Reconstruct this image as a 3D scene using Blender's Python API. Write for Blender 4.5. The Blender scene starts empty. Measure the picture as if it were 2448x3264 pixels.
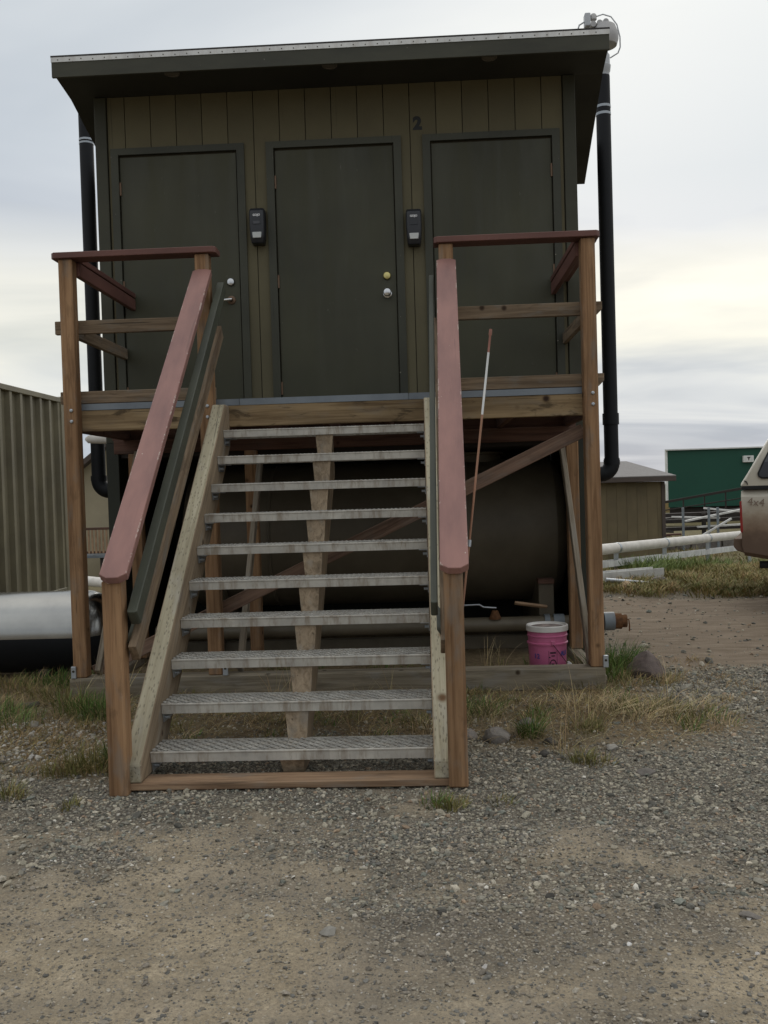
import bpy, bmesh, math, random
import numpy as np
from mathutils import Vector, Matrix

random.seed(7)
rng = np.random.default_rng(11)
SC = bpy.context.scene
COL = SC.collection
R_ = math.radians

# ------------------------------------------------------------------ camera
YAW, PITCH, ROLL = 0.0456, -0.0244, 0.0300
fwd = Vector((-math.sin(YAW) * math.cos(PITCH), math.cos(YAW) * math.cos(PITCH), math.sin(PITCH)))
rgt = Vector((math.cos(YAW), math.sin(YAW), 0))
upv = rgt.cross(fwd)
r2 = math.cos(ROLL) * rgt - math.sin(ROLL) * upv
u2 = math.sin(ROLL) * rgt + math.cos(ROLL) * upv
cam_d = bpy.data.cameras.new('camera')
cam_d.sensor_fit = 'VERTICAL'
cam_d.sensor_height = 24.0
cam_d.lens = 24.0 * 3020 / 3264
cam_d.clip_start = 0.05
cam_d.clip_end = 2000
cam = bpy.data.objects.new('camera', cam_d)
COL.objects.link(cam)
cam.matrix_world = Matrix(((r2.x, u2.x, -fwd.x, 0.5186), (r2.y, u2.y, -fwd.y, -6.0847), (r2.z, u2.z, -fwd.z, 1.3011), (0, 0, 0, 1)))
SC.camera = cam

# ------------------------------------------------------------------ sky, sun, exposure
SUN_EL, SUN_AZ = R_(24), R_(8)          # azimuth measured from +Y towards +X
world = bpy.data.worlds.new('World')
SC.world = world
world.use_nodes = True
wn, wl = world.node_tree.nodes, world.node_tree.links
wn.clear()


def N(nodes, t, **k):
    n = nodes.new(t)
    for a, b in k.items():
        if a == 'inp':
            for i, v in b.items():
                n.inputs[i].default_value = v
        else:
            setattr(n, a, b)
    return n


def ramp(nodes, stops, interp='LINEAR'):
    n = nodes.new('ShaderNodeValToRGB')
    e = n.color_ramp.elements
    n.color_ramp.interpolation = interp
    while len(e) > 1:
        e.remove(e[-1])
    e[0].position = stops[0][0]
    e[0].color = (*stops[0][1], 1)
    for p, c in stops[1:]:
        x = e.new(p)
        x.color = (*c, 1)
    return n


def M_(nodes, links, op, a, b=None, c=None, clamp=False):
    n = nodes.new('ShaderNodeMath')
    n.operation = op
    n.use_clamp = clamp
    for i, v in enumerate((a, b, c)):
        if v is None:
            continue
        if isinstance(v, (int, float)):
            n.inputs[i].default_value = v
        else:
            links.new(v, n.inputs[i])
    return n.outputs[0]


def mixc(nodes, links, fac, a, b, blend='MIX'):
    n = nodes.new('ShaderNodeMix')
    n.data_type = 'RGBA'
    n.blend_type = blend
    for sock, v in ((n.inputs[0], fac), (n.inputs[6], a), (n.inputs[7], b)):
        if isinstance(v, (int, float)):
            sock.default_value = v
        elif isinstance(v, tuple):
            sock.default_value = (*v, 1) if len(v) == 3 else v
        else:
            links.new(v, sock)
    return n.outputs[2]


sky = N(wn, 'ShaderNodeTexSky', sky_type='NISHITA', sun_disc=False, sun_elevation=SUN_EL, sun_rotation=SUN_AZ)
tc = N(wn, 'ShaderNodeTexCoord')
sep = N(wn, 'ShaderNodeSeparateXYZ')
wl.new(tc.outputs['Generated'], sep.inputs[0])
zz = M_(wn, wl, 'MAXIMUM', sep.outputs[2], 0.0)
den = M_(wn, wl, 'ADD', zz, 0.10)
cmb = N(wn, 'ShaderNodeCombineXYZ')
wl.new(M_(wn, wl, 'DIVIDE', sep.outputs[0], den), cmb.inputs[0])
wl.new(M_(wn, wl, 'DIVIDE', sep.outputs[1], den), cmb.inputs[1])
nz = N(wn, 'ShaderNodeTexNoise', inp={'Scale': 0.62, 'Detail': 5.0, 'Roughness': 0.52, 'Distortion': 0.5})
mp = N(wn, 'ShaderNodeMapping')
mp.inputs['Location'].default_value = (1.7, 3.1, 0)
mp.inputs['Scale'].default_value = (0.6, 1.0, 1)
wl.new(cmb.outputs[0], mp.inputs[0])
wl.new(mp.outputs[0], nz.inputs['Vector'])
cl = ramp(wn, [(0.34, (0.74, 0.775, 0.82)), (0.48, (0.95, 0.963, 0.975)), (0.60, (1.13, 1.12, 1.09))])
wl.new(nz.outputs['Fac'], cl.inputs[0])
# the cloud deck away from the sun, and towards it where the low gap glows
zj = M_(wn, wl, 'ADD', zz, M_(wn, wl, 'MULTIPLY', M_(wn, wl, 'SUBTRACT', nz.outputs['Fac'], 0.47), 0.16))
plain = ramp(wn, [(0.0, (0.42, 0.45, 0.50)), (0.10, (0.52, 0.55, 0.59)), (0.25, (0.61, 0.63, 0.65)), (0.45, (0.76, 0.78, 0.79)), (0.65, (0.97, 0.98, 0.98)), (1.0, (1.24, 1.24, 1.23))])
glow = ramp(wn, [(0.0, (0.48, 0.54, 0.63)), (0.05, (0.57, 0.615, 0.68)), (0.10, (0.72, 0.745, 0.76)), (0.145, (0.92, 0.90, 0.80)), (0.21, (0.95, 0.925, 0.83)),
                 (0.27, (0.68, 0.71, 0.75)), (0.33, (0.66, 0.70, 0.74)), (0.45, (0.77, 0.80, 0.815)), (0.65, (0.97, 0.98, 0.98)), (1.0, (1.24, 1.24, 1.23))])
wl.new(zj, plain.inputs[0])
wl.new(zj, glow.inputs[0])
sunx, suny = math.sin(SUN_AZ), math.cos(SUN_AZ)
dt = M_(wn, wl, 'ADD', M_(wn, wl, 'MULTIPLY', sep.outputs[0], sunx), M_(wn, wl, 'MULTIPLY', sep.outputs[1], suny))
gf = N(wn, 'ShaderNodeMapRange', interpolation_type='SMOOTHSTEP', inp={1: -0.1, 2: 0.8, 3: 0.0, 4: 1.0})
wl.new(dt, gf.inputs[0])
deck_c = mixc(wn, wl, gf.outputs[0], plain.outputs[0], glow.outputs[0])
deck_c = mixc(wn, wl, 1.0, deck_c, cl.outputs[0], 'MULTIPLY')
deck_c = mixc(wn, wl, 1.0, deck_c, (10.0, 10.0, 10.0), 'MULTIPLY')     # sky radiance, scaled by the 0.1 strength below
mix = mixc(wn, wl, 0.95, sky.outputs[0], deck_c)
bg = N(wn, 'ShaderNodeBackground', inp={'Strength': 0.1})
wl.new(mix, bg.inputs[0])
wo = N(wn, 'ShaderNodeOutputWorld')
wl.new(bg.outputs[0], wo.inputs[0])

sd = bpy.data.lights.new('sun', 'SUN')
sd.energy = 0.7
sd.angle = R_(24)
sd.color = (1.0, 0.94, 0.85)
sun = bpy.data.objects.new('sun', sd)
COL.objects.link(sun)
sdir = Vector((math.sin(SUN_AZ) * math.cos(SUN_EL), math.cos(SUN_AZ) * math.cos(SUN_EL), math.sin(SUN_EL)))
sun.rotation_euler = sdir.to_track_quat('Z', 'Y').to_euler()
sun.location = sdir * 60

SC.view_settings.view_transform = 'Standard'
SC.view_settings.look = 'None'
SC.view_settings.gamma = 1.0
SC.view_settings.exposure = 0.0
SC.view_settings.use_curve_mapping = False
SC.render.engine = 'CYCLES'
SC.cycles.use_denoising = True
SC.cycles.max_bounces = 5
SC.cycles.diffuse_bounces = 4
SC.render.film_transparent = False

# ------------------------------------------------------------------ materials


class Mat:
    def __init__(s, name, rough=0.8, metal=0.0, spec=0.3):
        s.m = bpy.data.materials.new(name)
        s.m.use_nodes = True
        s.n, s.l = s.m.node_tree.nodes, s.m.node_tree.links
        s.b = s.n['Principled BSDF']
        s.b.inputs['Roughness'].default_value = rough
        s.b.inputs['Metallic'].default_value = metal
        s.b.inputs['Specular IOR Level'].default_value = spec
        s._co = None

    def co(s, kind='Object', rnd=True):
        t = s.n.new('ShaderNodeTexCoord').outputs[kind]
        if not rnd:
            return t
        oi = s.n.new('ShaderNodeObjectInfo')
        k = M_(s.n, s.l, 'MULTIPLY', oi.outputs['Random'], 41.0)
        a = s.n.new('ShaderNodeVectorMath')
        a.operation = 'ADD'
        s.l.new(t, a.inputs[0])
        s.l.new(k, a.inputs[1])
        return a.outputs[0]

    def mapv(s, v, sc):
        m = s.n.new('ShaderNodeMapping')
        m.inputs['Scale'].default_value = sc
        s.l.new(v, m.inputs[0])
        return m.outputs[0]

    def noise(s, v, scale=1.0, detail=4.0, rough=0.55, dist=0.0):
        n = s.n.new('ShaderNodeTexNoise')
        for k, x in (('Scale', scale), ('Detail', detail), ('Roughness', rough), ('Distortion', dist)):
            n.inputs[k].default_value = x
        s.l.new(v, n.inputs['Vector'])
        return n.outputs['Fac']

    def vor(s, v, scale=1.0, feature='F1', out='Distance'):
        n = s.n.new('ShaderNodeTexVoronoi')
        n.feature = feature
        n.inputs['Scale'].default_value = scale
        s.l.new(v, n.inputs['Vector'])
        return n.outputs[out]

    def ramp(s, v, stops, interp='LINEAR'):
        r = ramp(s.n, stops, interp)
        s.l.new(v, r.inputs[0])
        return r.outputs[0]

    def mask(s, v, a, b):
        n = s.n.new('ShaderNodeMapRange')
        n.interpolation_type = 'SMOOTHSTEP'
        n.inputs[1].default_value = a
        n.inputs[2].default_value = b
        s.l.new(v, n.inputs[0])
        return n.outputs[0]

    def mix(s, f, a, b, blend='MIX'):
        return mixc(s.n, s.l, f, a, b, blend)

    def mul(s, a, b):
        return M_(s.n, s.l, 'MULTIPLY', a, b)

    def color(s, c):
        if isinstance(c, tuple):
            s.b.inputs['Base Color'].default_value = (*c, 1)
        else:
            s.l.new(c, s.b.inputs['Base Color'])

    def rough(s, v):
        s.l.new(v, s.b.inputs['Roughness'])

    def bump(s, v, strength=0.3, dist=0.003):
        n = s.n.new('ShaderNodeBump')
        n.inputs['Strength'].default_value = strength
        n.inputs['Distance'].default_value = dist
        s.l.new(v, n.inputs['Height'])
        s.l.new(n.outputs[0], s.b.inputs['Normal'])


def wood(name, light, dark, knot, rough=0.78, knots=0.075, incise=False, weather=0.35, stains=0.0):
    m = Mat(name, rough, spec=0.25)
    v = m.co()
    g = m.noise(m.mapv(v, (1.3, 30, 30)), 1.0, 8, 0.68, 0.9)
    c = m.ramp(g, [(0.30, tuple(k * 0.7 for k in dark)), (0.42, dark), (0.52, tuple((a + b) / 2 for a, b in zip(light, dark))), (0.66, light)])
    bl = m.noise(m.mapv(v, (0.9, 4, 4)), 1.3, 3)
    c = m.mix(1.0, c, m.ramp(bl, [(0.3, (0.66, 0.64, 0.62)), (0.62, (1.12, 1.1, 1.08))]), 'MULTIPLY')
    gr = m.noise(m.mapv(v, (3, 9, 9)), 1.6, 4)
    grey = tuple(0.5 * (light[1] + dark[1]) * k for k in (1.12, 1.05, 0.92))
    c = m.mix(m.mul(m.mask(gr, 0.5, 0.72), weather), c, grey)
    if knots:
        kv = m.vor(v, 4.3)
        kc = m.ramp(kv, [(0.0, tuple(k * 0.6 for k in knot)), (knots * 0.6, knot), (knots, tuple(0.4 * a + 0.6 * b for a, b in zip(knot, dark))), (knots * 1.7, tuple(0.5 * (a + b) for a, b in zip(light, dark)))])
        km = m.mask(kv, knots * 1.7, knots * 0.75)
        c = m.mix(km, c, kc)
    if stains:
        sn = m.noise(m.mapv(v, (5, 16, 16)), 1.0, 5, 0.6, 0.4)
        c = m.mix(m.mul(m.mask(sn, 0.56, 0.68), stains), c, tuple(k * 0.35 for k in dark))
    fine = m.noise(m.mapv(v, (5, 160, 160)), 1.0, 3)
    chk = m.mask(m.noise(m.mapv(v, (1.7, 52, 52)), 1.0, 3), 0.655, 0.73)
    c = m.mix(m.mul(chk, 0.75), c, tuple(k * 0.28 for k in dark))
    if incise:
        br = m.vor(m.mapv(v, (26, 85, 85)), 1.0)
        im = m.mask(br, 0.34, 0.18)
        c = m.mix(m.mul(im, 0.62), c, tuple(k * 0.45 for k in dark))
        h = M_(m.n, m.l, 'SUBTRACT', fine, m.mul(im, 1.2))
    else:
        h = M_(m.n, m.l, 'SUBTRACT', fine, chk)
    m.color(c)
    m.bump(h, 0.45, 0.002)
    return m.m


def paint(name, col, chip=(0.55, 0.5, 0.45), chips=0.74, rough=0.6, dirt=0.25, axis=True, spec=0.3, dcol=None, grain=0.25, cracks=True, edge=0.0, scuff=False):
    m = Mat(name, rough, spec=spec)
    v = m.co()
    big = m.noise(m.mapv(v, (1.5, 5, 5)) if axis else v, 1.6, 4)
    c = m.mix(1.0, col, m.ramp(big, [(0.3, (1 - dirt, 1 - dirt, 1 - dirt * 0.9)), (0.65, (1.1, 1.09, 1.07))]), 'MULTIPLY')
    if dcol:
        d = m.noise(v, 3.1, 6, 0.65)
        c = m.mix(m.mul(m.mask(d, 0.50, 0.72), 0.6), c, dcol)
    if cracks:
        ck = m.mask(m.noise(m.mapv(v, (1.6, 40, 40)) if axis else m.mapv(v, (40, 40, 1.6)), 1.0, 2), 0.69, 0.75)
        c = m.mix(m.mul(ck, 0.45), c, tuple(k * 0.45 for k in col))
    if scuff:
        st1 = m.noise(m.mapv(v, (7, 7, 0.7)), 1.0, 5, 0.6)
        c = m.mix(m.mul(m.mask(st1, 0.50, 0.75), 0.3), c, tuple(k * 1.45 + 0.003 for k in col))
        sc_ = m.mask(m.noise(m.mapv(v, (30, 30, 9)), 1.0, 6, 0.75), 0.665, 0.70)
        c = m.mix(m.mul(sc_, 0.5), c, (0.17, 0.165, 0.145))
        m.rough(m.ramp(st1, [(0.3, (rough * 0.8,) * 3), (0.7, (rough * 1.5,) * 3)]))
    if edge:
        bv = m.n.new('ShaderNodeBevel')
        bv.samples = 4
        bv.inputs['Radius'].default_value = edge
        gm = m.n.new('ShaderNodeNewGeometry')
        vd = m.n.new('ShaderNodeVectorMath')
        vd.operation = 'DOT_PRODUCT'
        m.l.new(bv.outputs[0], vd.inputs[0])
        m.l.new(gm.outputs['Normal'], vd.inputs[1])
        em = m.mul(m.mask(vd.outputs['Value'], 0.985, 0.93), m.mask(m.noise(v, 13, 6, 0.75), 0.545, 0.59))
        c = m.mix(em, c, chip)
    if chips < 1:
        ch = m.mask(m.noise(v, 42, 4, 0.6), chips, chips + 0.02)
        c = m.mix(ch, c, chip)
    m.color(c)
    f = m.noise(m.mapv(v, (8, 120, 120)) if axis else v, 1.0 if axis else 90, 4)
    m.bump(f, grain, 0.0015)
    return m.m


def metal(name, col, rough=0.42, metallic=0.85, stain=None, amt=0.4, scale=4.0, stretch=(1, 1, 1), bump=0.05):
    m = Mat(name, rough, metallic, 0.5)
    v = m.co()
    n1 = m.noise(m.mapv(v, stretch), scale, 6, 0.65)
    c = m.mix(1.0, col, m.ramp(n1, [(0.3, (0.72, 0.72, 0.73)), (0.65, (1.08, 1.08, 1.07))]), 'MULTIPLY')
    if stain:
        s_ = m.noise(m.mapv(v, (9, 9, 2)), 2.0, 5, 0.7)
        k = m.mul(m.mask(s_, 0.45, 0.68), amt)
        c = m.mix(k, c, stain)
        m.l.new(M_(m.n, m.l, 'MULTIPLY', M_(m.n, m.l, 'SUBTRACT', 1.0, k), metallic), m.b.inputs['Metallic'])
    m.color(c)
    m.rough(m.ramp(n1, [(0.3, (rough * 0.8,) * 3), (0.7, (min(1, rough * 1.25),) * 3)]))
    if bump:
        m.bump(m.noise(v, 60, 3), bump, 0.002)
    return m.m


def plain(name, col, rough=0.6, spec=0.4, var=0.15, scale=6.0, metallic=0.0, bump=0.08, dcol=None, damt=0.5):
    m = Mat(name, rough, metallic, spec)
    v = m.co()
    n1 = m.noise(v, scale, 5, 0.6)
    c = m.mix(1.0, col, m.ramp(n1, [(0.3, (1 - var,) * 3), (0.68, (1 + var * 0.6,) * 3)]), 'MULTIPLY')
    if dcol:
        c = m.mix(m.mul(m.mask(m.noise(v, scale * 0.6, 6, 0.7), 0.45, 0.7), damt), c, dcol)
    m.color(c)
    if bump:
        m.bump(m.noise(v, 120, 3), bump, 0.002)
    return m.m


MT = {}
MT['cedar'] = wood('cedar_post', (0.36, 0.22, 0.118), (0.215, 0.122, 0.062), (0.05, 0.025, 0.012), knots=0.075, weather=0.45, stains=0.3)
MT['rail_wood'] = wood('weathered_rail', (0.28, 0.21, 0.14), (0.15, 0.108, 0.07), (0.05, 0.03, 0.017), weather=0.6, stains=0.4)
MT['rim_wood'] = wood('rim_board', (0.32, 0.235, 0.132), (0.18, 0.122, 0.064), (0.035, 0.018, 0.010), knots=0.10, weather=0.25, stains=0.85)
MT['grey_wood'] = wood('grey_lumber', (0.34, 0.30, 0.235), (0.20, 0.165, 0.12), (0.07, 0.05, 0.03), weather=0.6)
MT['sill_wood'] = wood('sill_timber', (0.32, 0.28, 0.208), (0.195, 0.165, 0.118), (0.05, 0.035, 0.02), weather=0.6, stains=0.3)
MT['stringer'] = wood('treated_stringer', (0.45, 0.41, 0.30), (0.32, 0.285, 0.195), (0.16, 0.09, 0.045), incise=True, weather=0.4, knots=0.10)
MT['ctr_wood'] = wood('brown_treated', (0.385, 0.305, 0.212), (0.245, 0.187, 0.125), (0.08, 0.05, 0.03), incise=False, weather=0.5, stains=0.25)
MT['brace_wood'] = wood('faded_brace', (0.265, 0.175, 0.125), (0.155, 0.098, 0.07), (0.06, 0.035, 0.022), weather=0.4, stains=0.3)
MT['base_wood'] = wood('worn_base_plate', (0.37, 0.25, 0.155), (0.22, 0.14, 0.085), (0.06, 0.035, 0.022), weather=0.4, stains=0.3)
MT['stain_red'] = wood('red_stained_lumber', (0.165, 0.092, 0.066), (0.095, 0.050, 0.037), (0.045, 0.02, 0.014), weather=0.35)
MT['cap_paint'] = paint('faded_burgundy_paint', (0.285, 0.150, 0.128), (0.58, 0.50, 0.43), chips=0.72, rough=0.5, dirt=0.26, edge=0.010, grain=0.7, dcol=(0.235, 0.125, 0.105))
MT['cap_dark'] = paint('burgundy_paint', (0.150, 0.070, 0.056), (0.45, 0.36, 0.32), chips=0.76, rough=0.55, dirt=0.25)
MT['green_rail'] = paint('olive_handrail_paint', (0.074, 0.080, 0.060), (0.4, 0.38, 0.32), chips=0.745, rough=0.45, dirt=0.25)
MT['door'] = paint('olive_door_paint', (0.050, 0.0495, 0.0285), (0.22, 0.22, 0.2), chips=1, rough=0.45, dirt=0.2, axis=False, spec=0.35, cracks=False, grain=0.12, scuff=True)
MT['casing'] = paint('olive_casing_paint', (0.051, 0.052, 0.036), (0.36, 0.33, 0.27), chips=0.72, rough=0.5, dirt=0.25, axis=False)
MT['siding'] = paint('brown_siding_paint', (0.120, 0.105, 0.060), chips=1, rough=0.72, dirt=0.12, axis=False, dcol=(0.106, 0.090, 0.054), grain=0.6)
MT['trim'] = paint('olive_trim_paint', (0.054, 0.054, 0.036), (0.35, 0.33, 0.28), chips=0.77, rough=0.6, dirt=0.25, axis=False)
MT['fascia'] = paint('fascia_paint', (0.058, 0.058, 0.042), (0.42, 0.40, 0.34), chips=0.735, rough=0.6, dirt=0.25, axis=True)
MT['soffit'] = paint('soffit_paint', (0.036, 0.036, 0.029), chips=1, rough=0.7, axis=False, cracks=False)
MT['dark_core'] = plain('groove_shadow_board', (0.05, 0.042, 0.026), 0.8)
MT['skirt'] = paint('olive_skirting', (0.035, 0.038, 0.028), chips=1, rough=0.6, axis=False, cracks=False)
MT['roofing'] = plain('roofing_felt', (0.05, 0.047, 0.045), 0.9, bump=0.4)
MT['drip'] = metal('white_metal_flashing', (0.68, 0.68, 0.66), 0.5, 0.15, stain=(0.32, 0.27, 0.22), amt=0.3)
MT['galv'] = metal('galvanised_steel', (0.50, 0.53, 0.56), 0.45, 0.8)
MT['grate'] = metal('grating_steel', (0.21, 0.235, 0.26), 0.5, 0.6)
MT['alu'] = metal('dirty_aluminium', (0.50, 0.475, 0.42), 0.55, 0.25, stain=(0.22, 0.172, 0.12), amt=0.8, scale=9)
MT['alu_top'] = metal('tread_aluminium', (0.50, 0.485, 0.445), 0.45, 0.4, stain=(0.30, 0.255, 0.195), amt=0.6, scale=9)
MT['chrome'] = metal('knob_chrome', (0.66, 0.66, 0.66), 0.2, 1.0, bump=0)
MT['brass'] = metal('brass', (0.62, 0.53, 0.22), 0.3, 0.95, bump=0)
MT['copper'] = metal('worn_hinge', (0.17, 0.105, 0.065), 0.5, 0.5, bump=0)
MT['vent_disc'] = plain('soffit_vent_plastic', (0.13, 0.115, 0.09), 0.6)
MT['pvc'] = plain('black_vent_pipe', (0.010, 0.011, 0.013), 0.6, 0.25, bump=0.04)
MT['tape'] = plain('pale_tape', (0.42, 0.46, 0.5), 0.5)
MT['vent_grey'] = metal('vent_fan_metal', (0.42, 0.41, 0.40), 0.5, 0.5)
MT['conduit'] = plain('grey_conduit', (0.50, 0.52, 0.54), 0.5)
MT['tank'] = plain('olive_tank_paint', (0.125, 0.104, 0.070), 0.5, 0.4, var=0.25, scale=2.5, dcol=(0.085, 0.068, 0.046))
MT['tank_pipe'] = plain('tan_pipe', (0.15, 0.125, 0.085), 0.45, 0.45, dcol=(0.08, 0.065, 0.04))
MT['steel_blue'] = plain('blue_grey_coupling', (0.20, 0.23, 0.25), 0.5, 0.5, dcol=(0.12, 0.1, 0.08))
MT['rust'] = plain('rusty_plug', (0.16, 0.078, 0.035), 0.85, 0.2, var=0.4, scale=30, dcol=(0.06, 0.03, 0.02), bump=0.5)
MT['disp'] = plain('black_plastic', (0.016, 0.017, 0.021), 0.4, 0.5, var=0.1, bump=0)
MT['disp_grey'] = plain('smoked_window', (0.055, 0.056, 0.062), 0.3, 0.5, bump=0)
MT['lever'] = plain('grey_lever_plastic', (0.55, 0.56, 0.54), 0.4, 0.5, bump=0)
MT['white_print'] = plain('white_print', (0.8, 0.8, 0.8), 0.6, var=0.02, bump=0)
MT['digit'] = plain('dark_number_paint', (0.018, 0.019, 0.019), 0.6, bump=0)
MT['pink'] = plain('pink_plastic', (0.55, 0.145, 0.275), 0.42, 0.4, var=0.12, dcol=(0.44, 0.11, 0.2), damt=0.4)
MT['lid'] = plain('white_lid_plastic', (0.66, 0.64, 0.60), 0.5, 0.4, dcol=(0.42, 0.37, 0.33), damt=0.5)
MT['lid_dirt'] = plain('lid_residue', (0.30, 0.24, 0.21), 0.8, var=0.5, scale=18, dcol=(0.05, 0.045, 0.04), damt=0.9)
MT['black_print'] = plain('black_print', (0.035, 0.012, 0.025), 0.6, var=0.02, bump=0)
MT['blue_print'] = plain('blue_print', (0.05, 0.06, 0.26), 0.6, var=0.02, bump=0)
MT['rod'] = plain('orange_brown_rod', (0.34, 0.175, 0.105), 0.6, dcol=(0.25, 0.12, 0.08))
MT['rod_white'] = plain('white_rod_band', (0.70, 0.70, 0.68), 0.5)
MT['rod_red'] = plain('red_rod_tip', (0.33, 0.15, 0.11), 0.6)
MT['container'] = paint('olive_container_paint', (0.185, 0.165, 0.108), chips=1, rough=0.55, dirt=0.3, axis=False, dcol=(0.14, 0.12, 0.08), cracks=False, grain=0.1)
MT['polished'] = metal('brushed_aluminium', (0.41, 0.405, 0.38), 0.24, 1.0, scale=0.9, bump=0.0)
MT['shed_wall'] = paint('tan_shed_siding', (0.165, 0.130, 0.074), chips=1, rough=0.75, axis=False, dirt=0.25)
MT['shed_trim'] = plain('shed_dark_trim', (0.085, 0.065, 0.055), 0.75)
MT['shingle'] = plain('grey_shingle', (0.24, 0.225, 0.215), 0.9, scale=20)
MT['green_wall'] = plain('green_metal_siding', (0.010, 0.072, 0.045), 0.6, var=0.10, scale=0.5)
MT['white_trim'] = plain('white_trim', (0.72, 0.72, 0.68), 0.6)
MT['cream_wall'] = plain('cream_siding', (0.33, 0.28, 0.185), 0.75, scale=1.5)
MT['dark_wood'] = plain('dark_ramp_wood', (0.035, 0.028, 0.024), 0.8)
MT['lath'] = plain('weathered_lath', (0.33, 0.215, 0.13), 0.8, var=0.3)
MT['white_pipe'] = plain('white_corrugated_pipe', (0.72, 0.68, 0.62), 0.6, 0.3, dcol=(0.5, 0.45, 0.38), damt=0.4)
MT['white_board'] = plain('white_painted_lumber', (0.66, 0.65, 0.62), 0.6, dcol=(0.4, 0.37, 0.33))
MT['yellow'] = plain('yellow_tan_siding', (0.40, 0.28, 0.12), 0.7)
MT['truck_cream'] = plain('cream_car_paint', (0.62, 0.57, 0.46), 0.28, 0.5, var=0.05, bump=0)
MT['tail_red'] = plain('red_tail_lamp', (0.32, 0.02, 0.018), 0.2, 0.5, bump=0)
MT['glass_dark'] = plain('dark_cap_window', (0.03, 0.033, 0.042), 0.08, 0.6, bump=0)
MT['rubber'] = plain('black_rubber', (0.02, 0.02, 0.02), 0.8)
MT['decal'] = plain('brown_decal', (0.27, 0.20, 0.15), 0.5, bump=0)


def truck_mat():
    m = Mat('dusty_truck_body', 0.38, spec=0.45)
    v = m.co('Object', False)
    s = m.n.new('ShaderNodeSeparateXYZ')
    m.l.new(v, s.inputs[0])
    n1 = m.noise(v, 5, 6, 0.65)
    k = M_(m.n, m.l, 'ADD', s.outputs[2], M_(m.n, m.l, 'MULTIPLY', M_(m.n, m.l, 'SUBTRACT', n1, 0.5), 0.35))
    c = m.ramp(m.mask(k, 1.12, 0.68), [(0.0, (0.60, 0.55, 0.45)), (0.35, (0.42, 0.34, 0.25)), (0.8, (0.25, 0.17, 0.115)), (1.0, (0.15, 0.10, 0.07))])
    m.color(c)
    m.rough(m.ramp(m.mask(k, 1.12, 0.68), [(0, (0.3,) * 3), (0.6, (0.85,) * 3)]))
    return m.m


MT['truck_body'] = truck_mat()


def ground_mat():
    m = Mat('gravel_and_dirt', 0.95, spec=0.15)
    v = m.co('Object', False)
    at = m.n.new('ShaderNodeVertexColor')
    at.layer_name = 'surf'
    s = m.n.new('ShaderNodeSeparateColor')
    m.l.new(at.outputs[0], s.inputs[0])
    fine = m.noise(v, 85, 6, 0.7)
    mid = m.noise(v, 7, 5, 0.65)
    big = m.noise(v, 1.1, 5, 0.6)
    dirt = m.ramp(mid, [(0.28, (0.29, 0.235, 0.160)), (0.5, (0.385, 0.316, 0.220)), (0.72, (0.47, 0.39, 0.28))])
    dirt = m.mix(1.0, dirt, m.ramp(fine, [(0.3, (0.62, 0.62, 0.62)), (0.7, (1.25, 1.24, 1.22))]), 'MULTIPLY')
    strk = m.noise(m.mapv(v, (1.6, 7.0, 1)), 1.0, 7, 0.72)
    dirt = m.mix(m.mul(m.mask(strk, 0.46, 0.62), 0.55), dirt, (0.25, 0.213, 0.158))
    grit = m.noise(v, 230, 3, 0.6)
    dirt = m.mix(m.mul(m.mask(grit, 0.56, 0.66), 0.65), dirt, (0.14, 0.12, 0.09))
    dirt = m.mix(m.mul(m.mask(big, 0.45, 0.65), 0.5), dirt, (0.225, 0.192, 0.152))
    vc = m.n.new('ShaderNodeTexVoronoi')
    vc.inputs['Scale'].default_value = 95
    vc.inputs['Randomness'].default_value = 1
    m.l.new(v, vc.inputs['Vector'])
    sc = m.n.new('ShaderNodeSeparateColor')
    m.l.new(vc.outputs['Color'], sc.inputs[0])
    peb = m.ramp(sc.outputs[0], [(0.0, (0.085, 0.080, 0.068)), (0.35, (0.18, 0.167, 0.137)), (0.7, (0.26, 0.234, 0.182)), (0.93, (0.34, 0.298, 0.228)), (1.0, (0.48, 0.45, 0.39))])
    pebs = m.mix(m.mask(vc.outputs['Distance'], 0.25, 0.62), peb, (0.115, 0.098, 0.078))
    soil = m.ramp(m.noise(v, 22, 6, 0.7), [(0.3, (0.10, 0.075, 0.045)), (0.55, (0.19, 0.142, 0.083)), (0.75, (0.27, 0.21, 0.125))])
    # scattered pebbles in the packed dirt
    pm = m.mul(m.mask(sc.outputs[1], 0.62, 0.78), m.mask(vc.outputs['Distance'], 0.5, 0.3))
    c = m.mix(m.mul(pm, 0.7), dirt, peb)
    c = m.mix(s.outputs[0], c, pebs)
    c = m.mix(s.outputs[1], c, soil)
    lane = m.ramp(m.noise(m.mapv(v, (2.5, 9, 1)), 1.0, 6, 0.7), [(0.3, (0.135, 0.098, 0.066)), (0.55, (0.215, 0.165, 0.118)), (0.75, (0.30, 0.245, 0.18))])
    c = m.mix(m.mul(s.outputs[2], 0.9), c, lane)
    sx = m.n.new('ShaderNodeSeparateXYZ')
    m.l.new(v, sx.inputs[0])
    far = m.mask(sx.outputs[1], 5.0, 9.0)
    c = m.mix(far, c, m.ramp(m.noise(v, 3.5, 6, 0.75), [(0.3, (0.10, 0.082, 0.045)), (0.6, (0.17, 0.145, 0.07)), (0.8, (0.22, 0.19, 0.105))]))
    m.color(c)
    h = M_(m.n, m.l, 'ADD', m.mul(M_(m.n, m.l, 'SUBTRACT', 1.0, vc.outputs['Distance']), 0.9), m.mul(fine, 0.8))
    m.bump(h, 0.7, 0.008)
    return m.m


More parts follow.
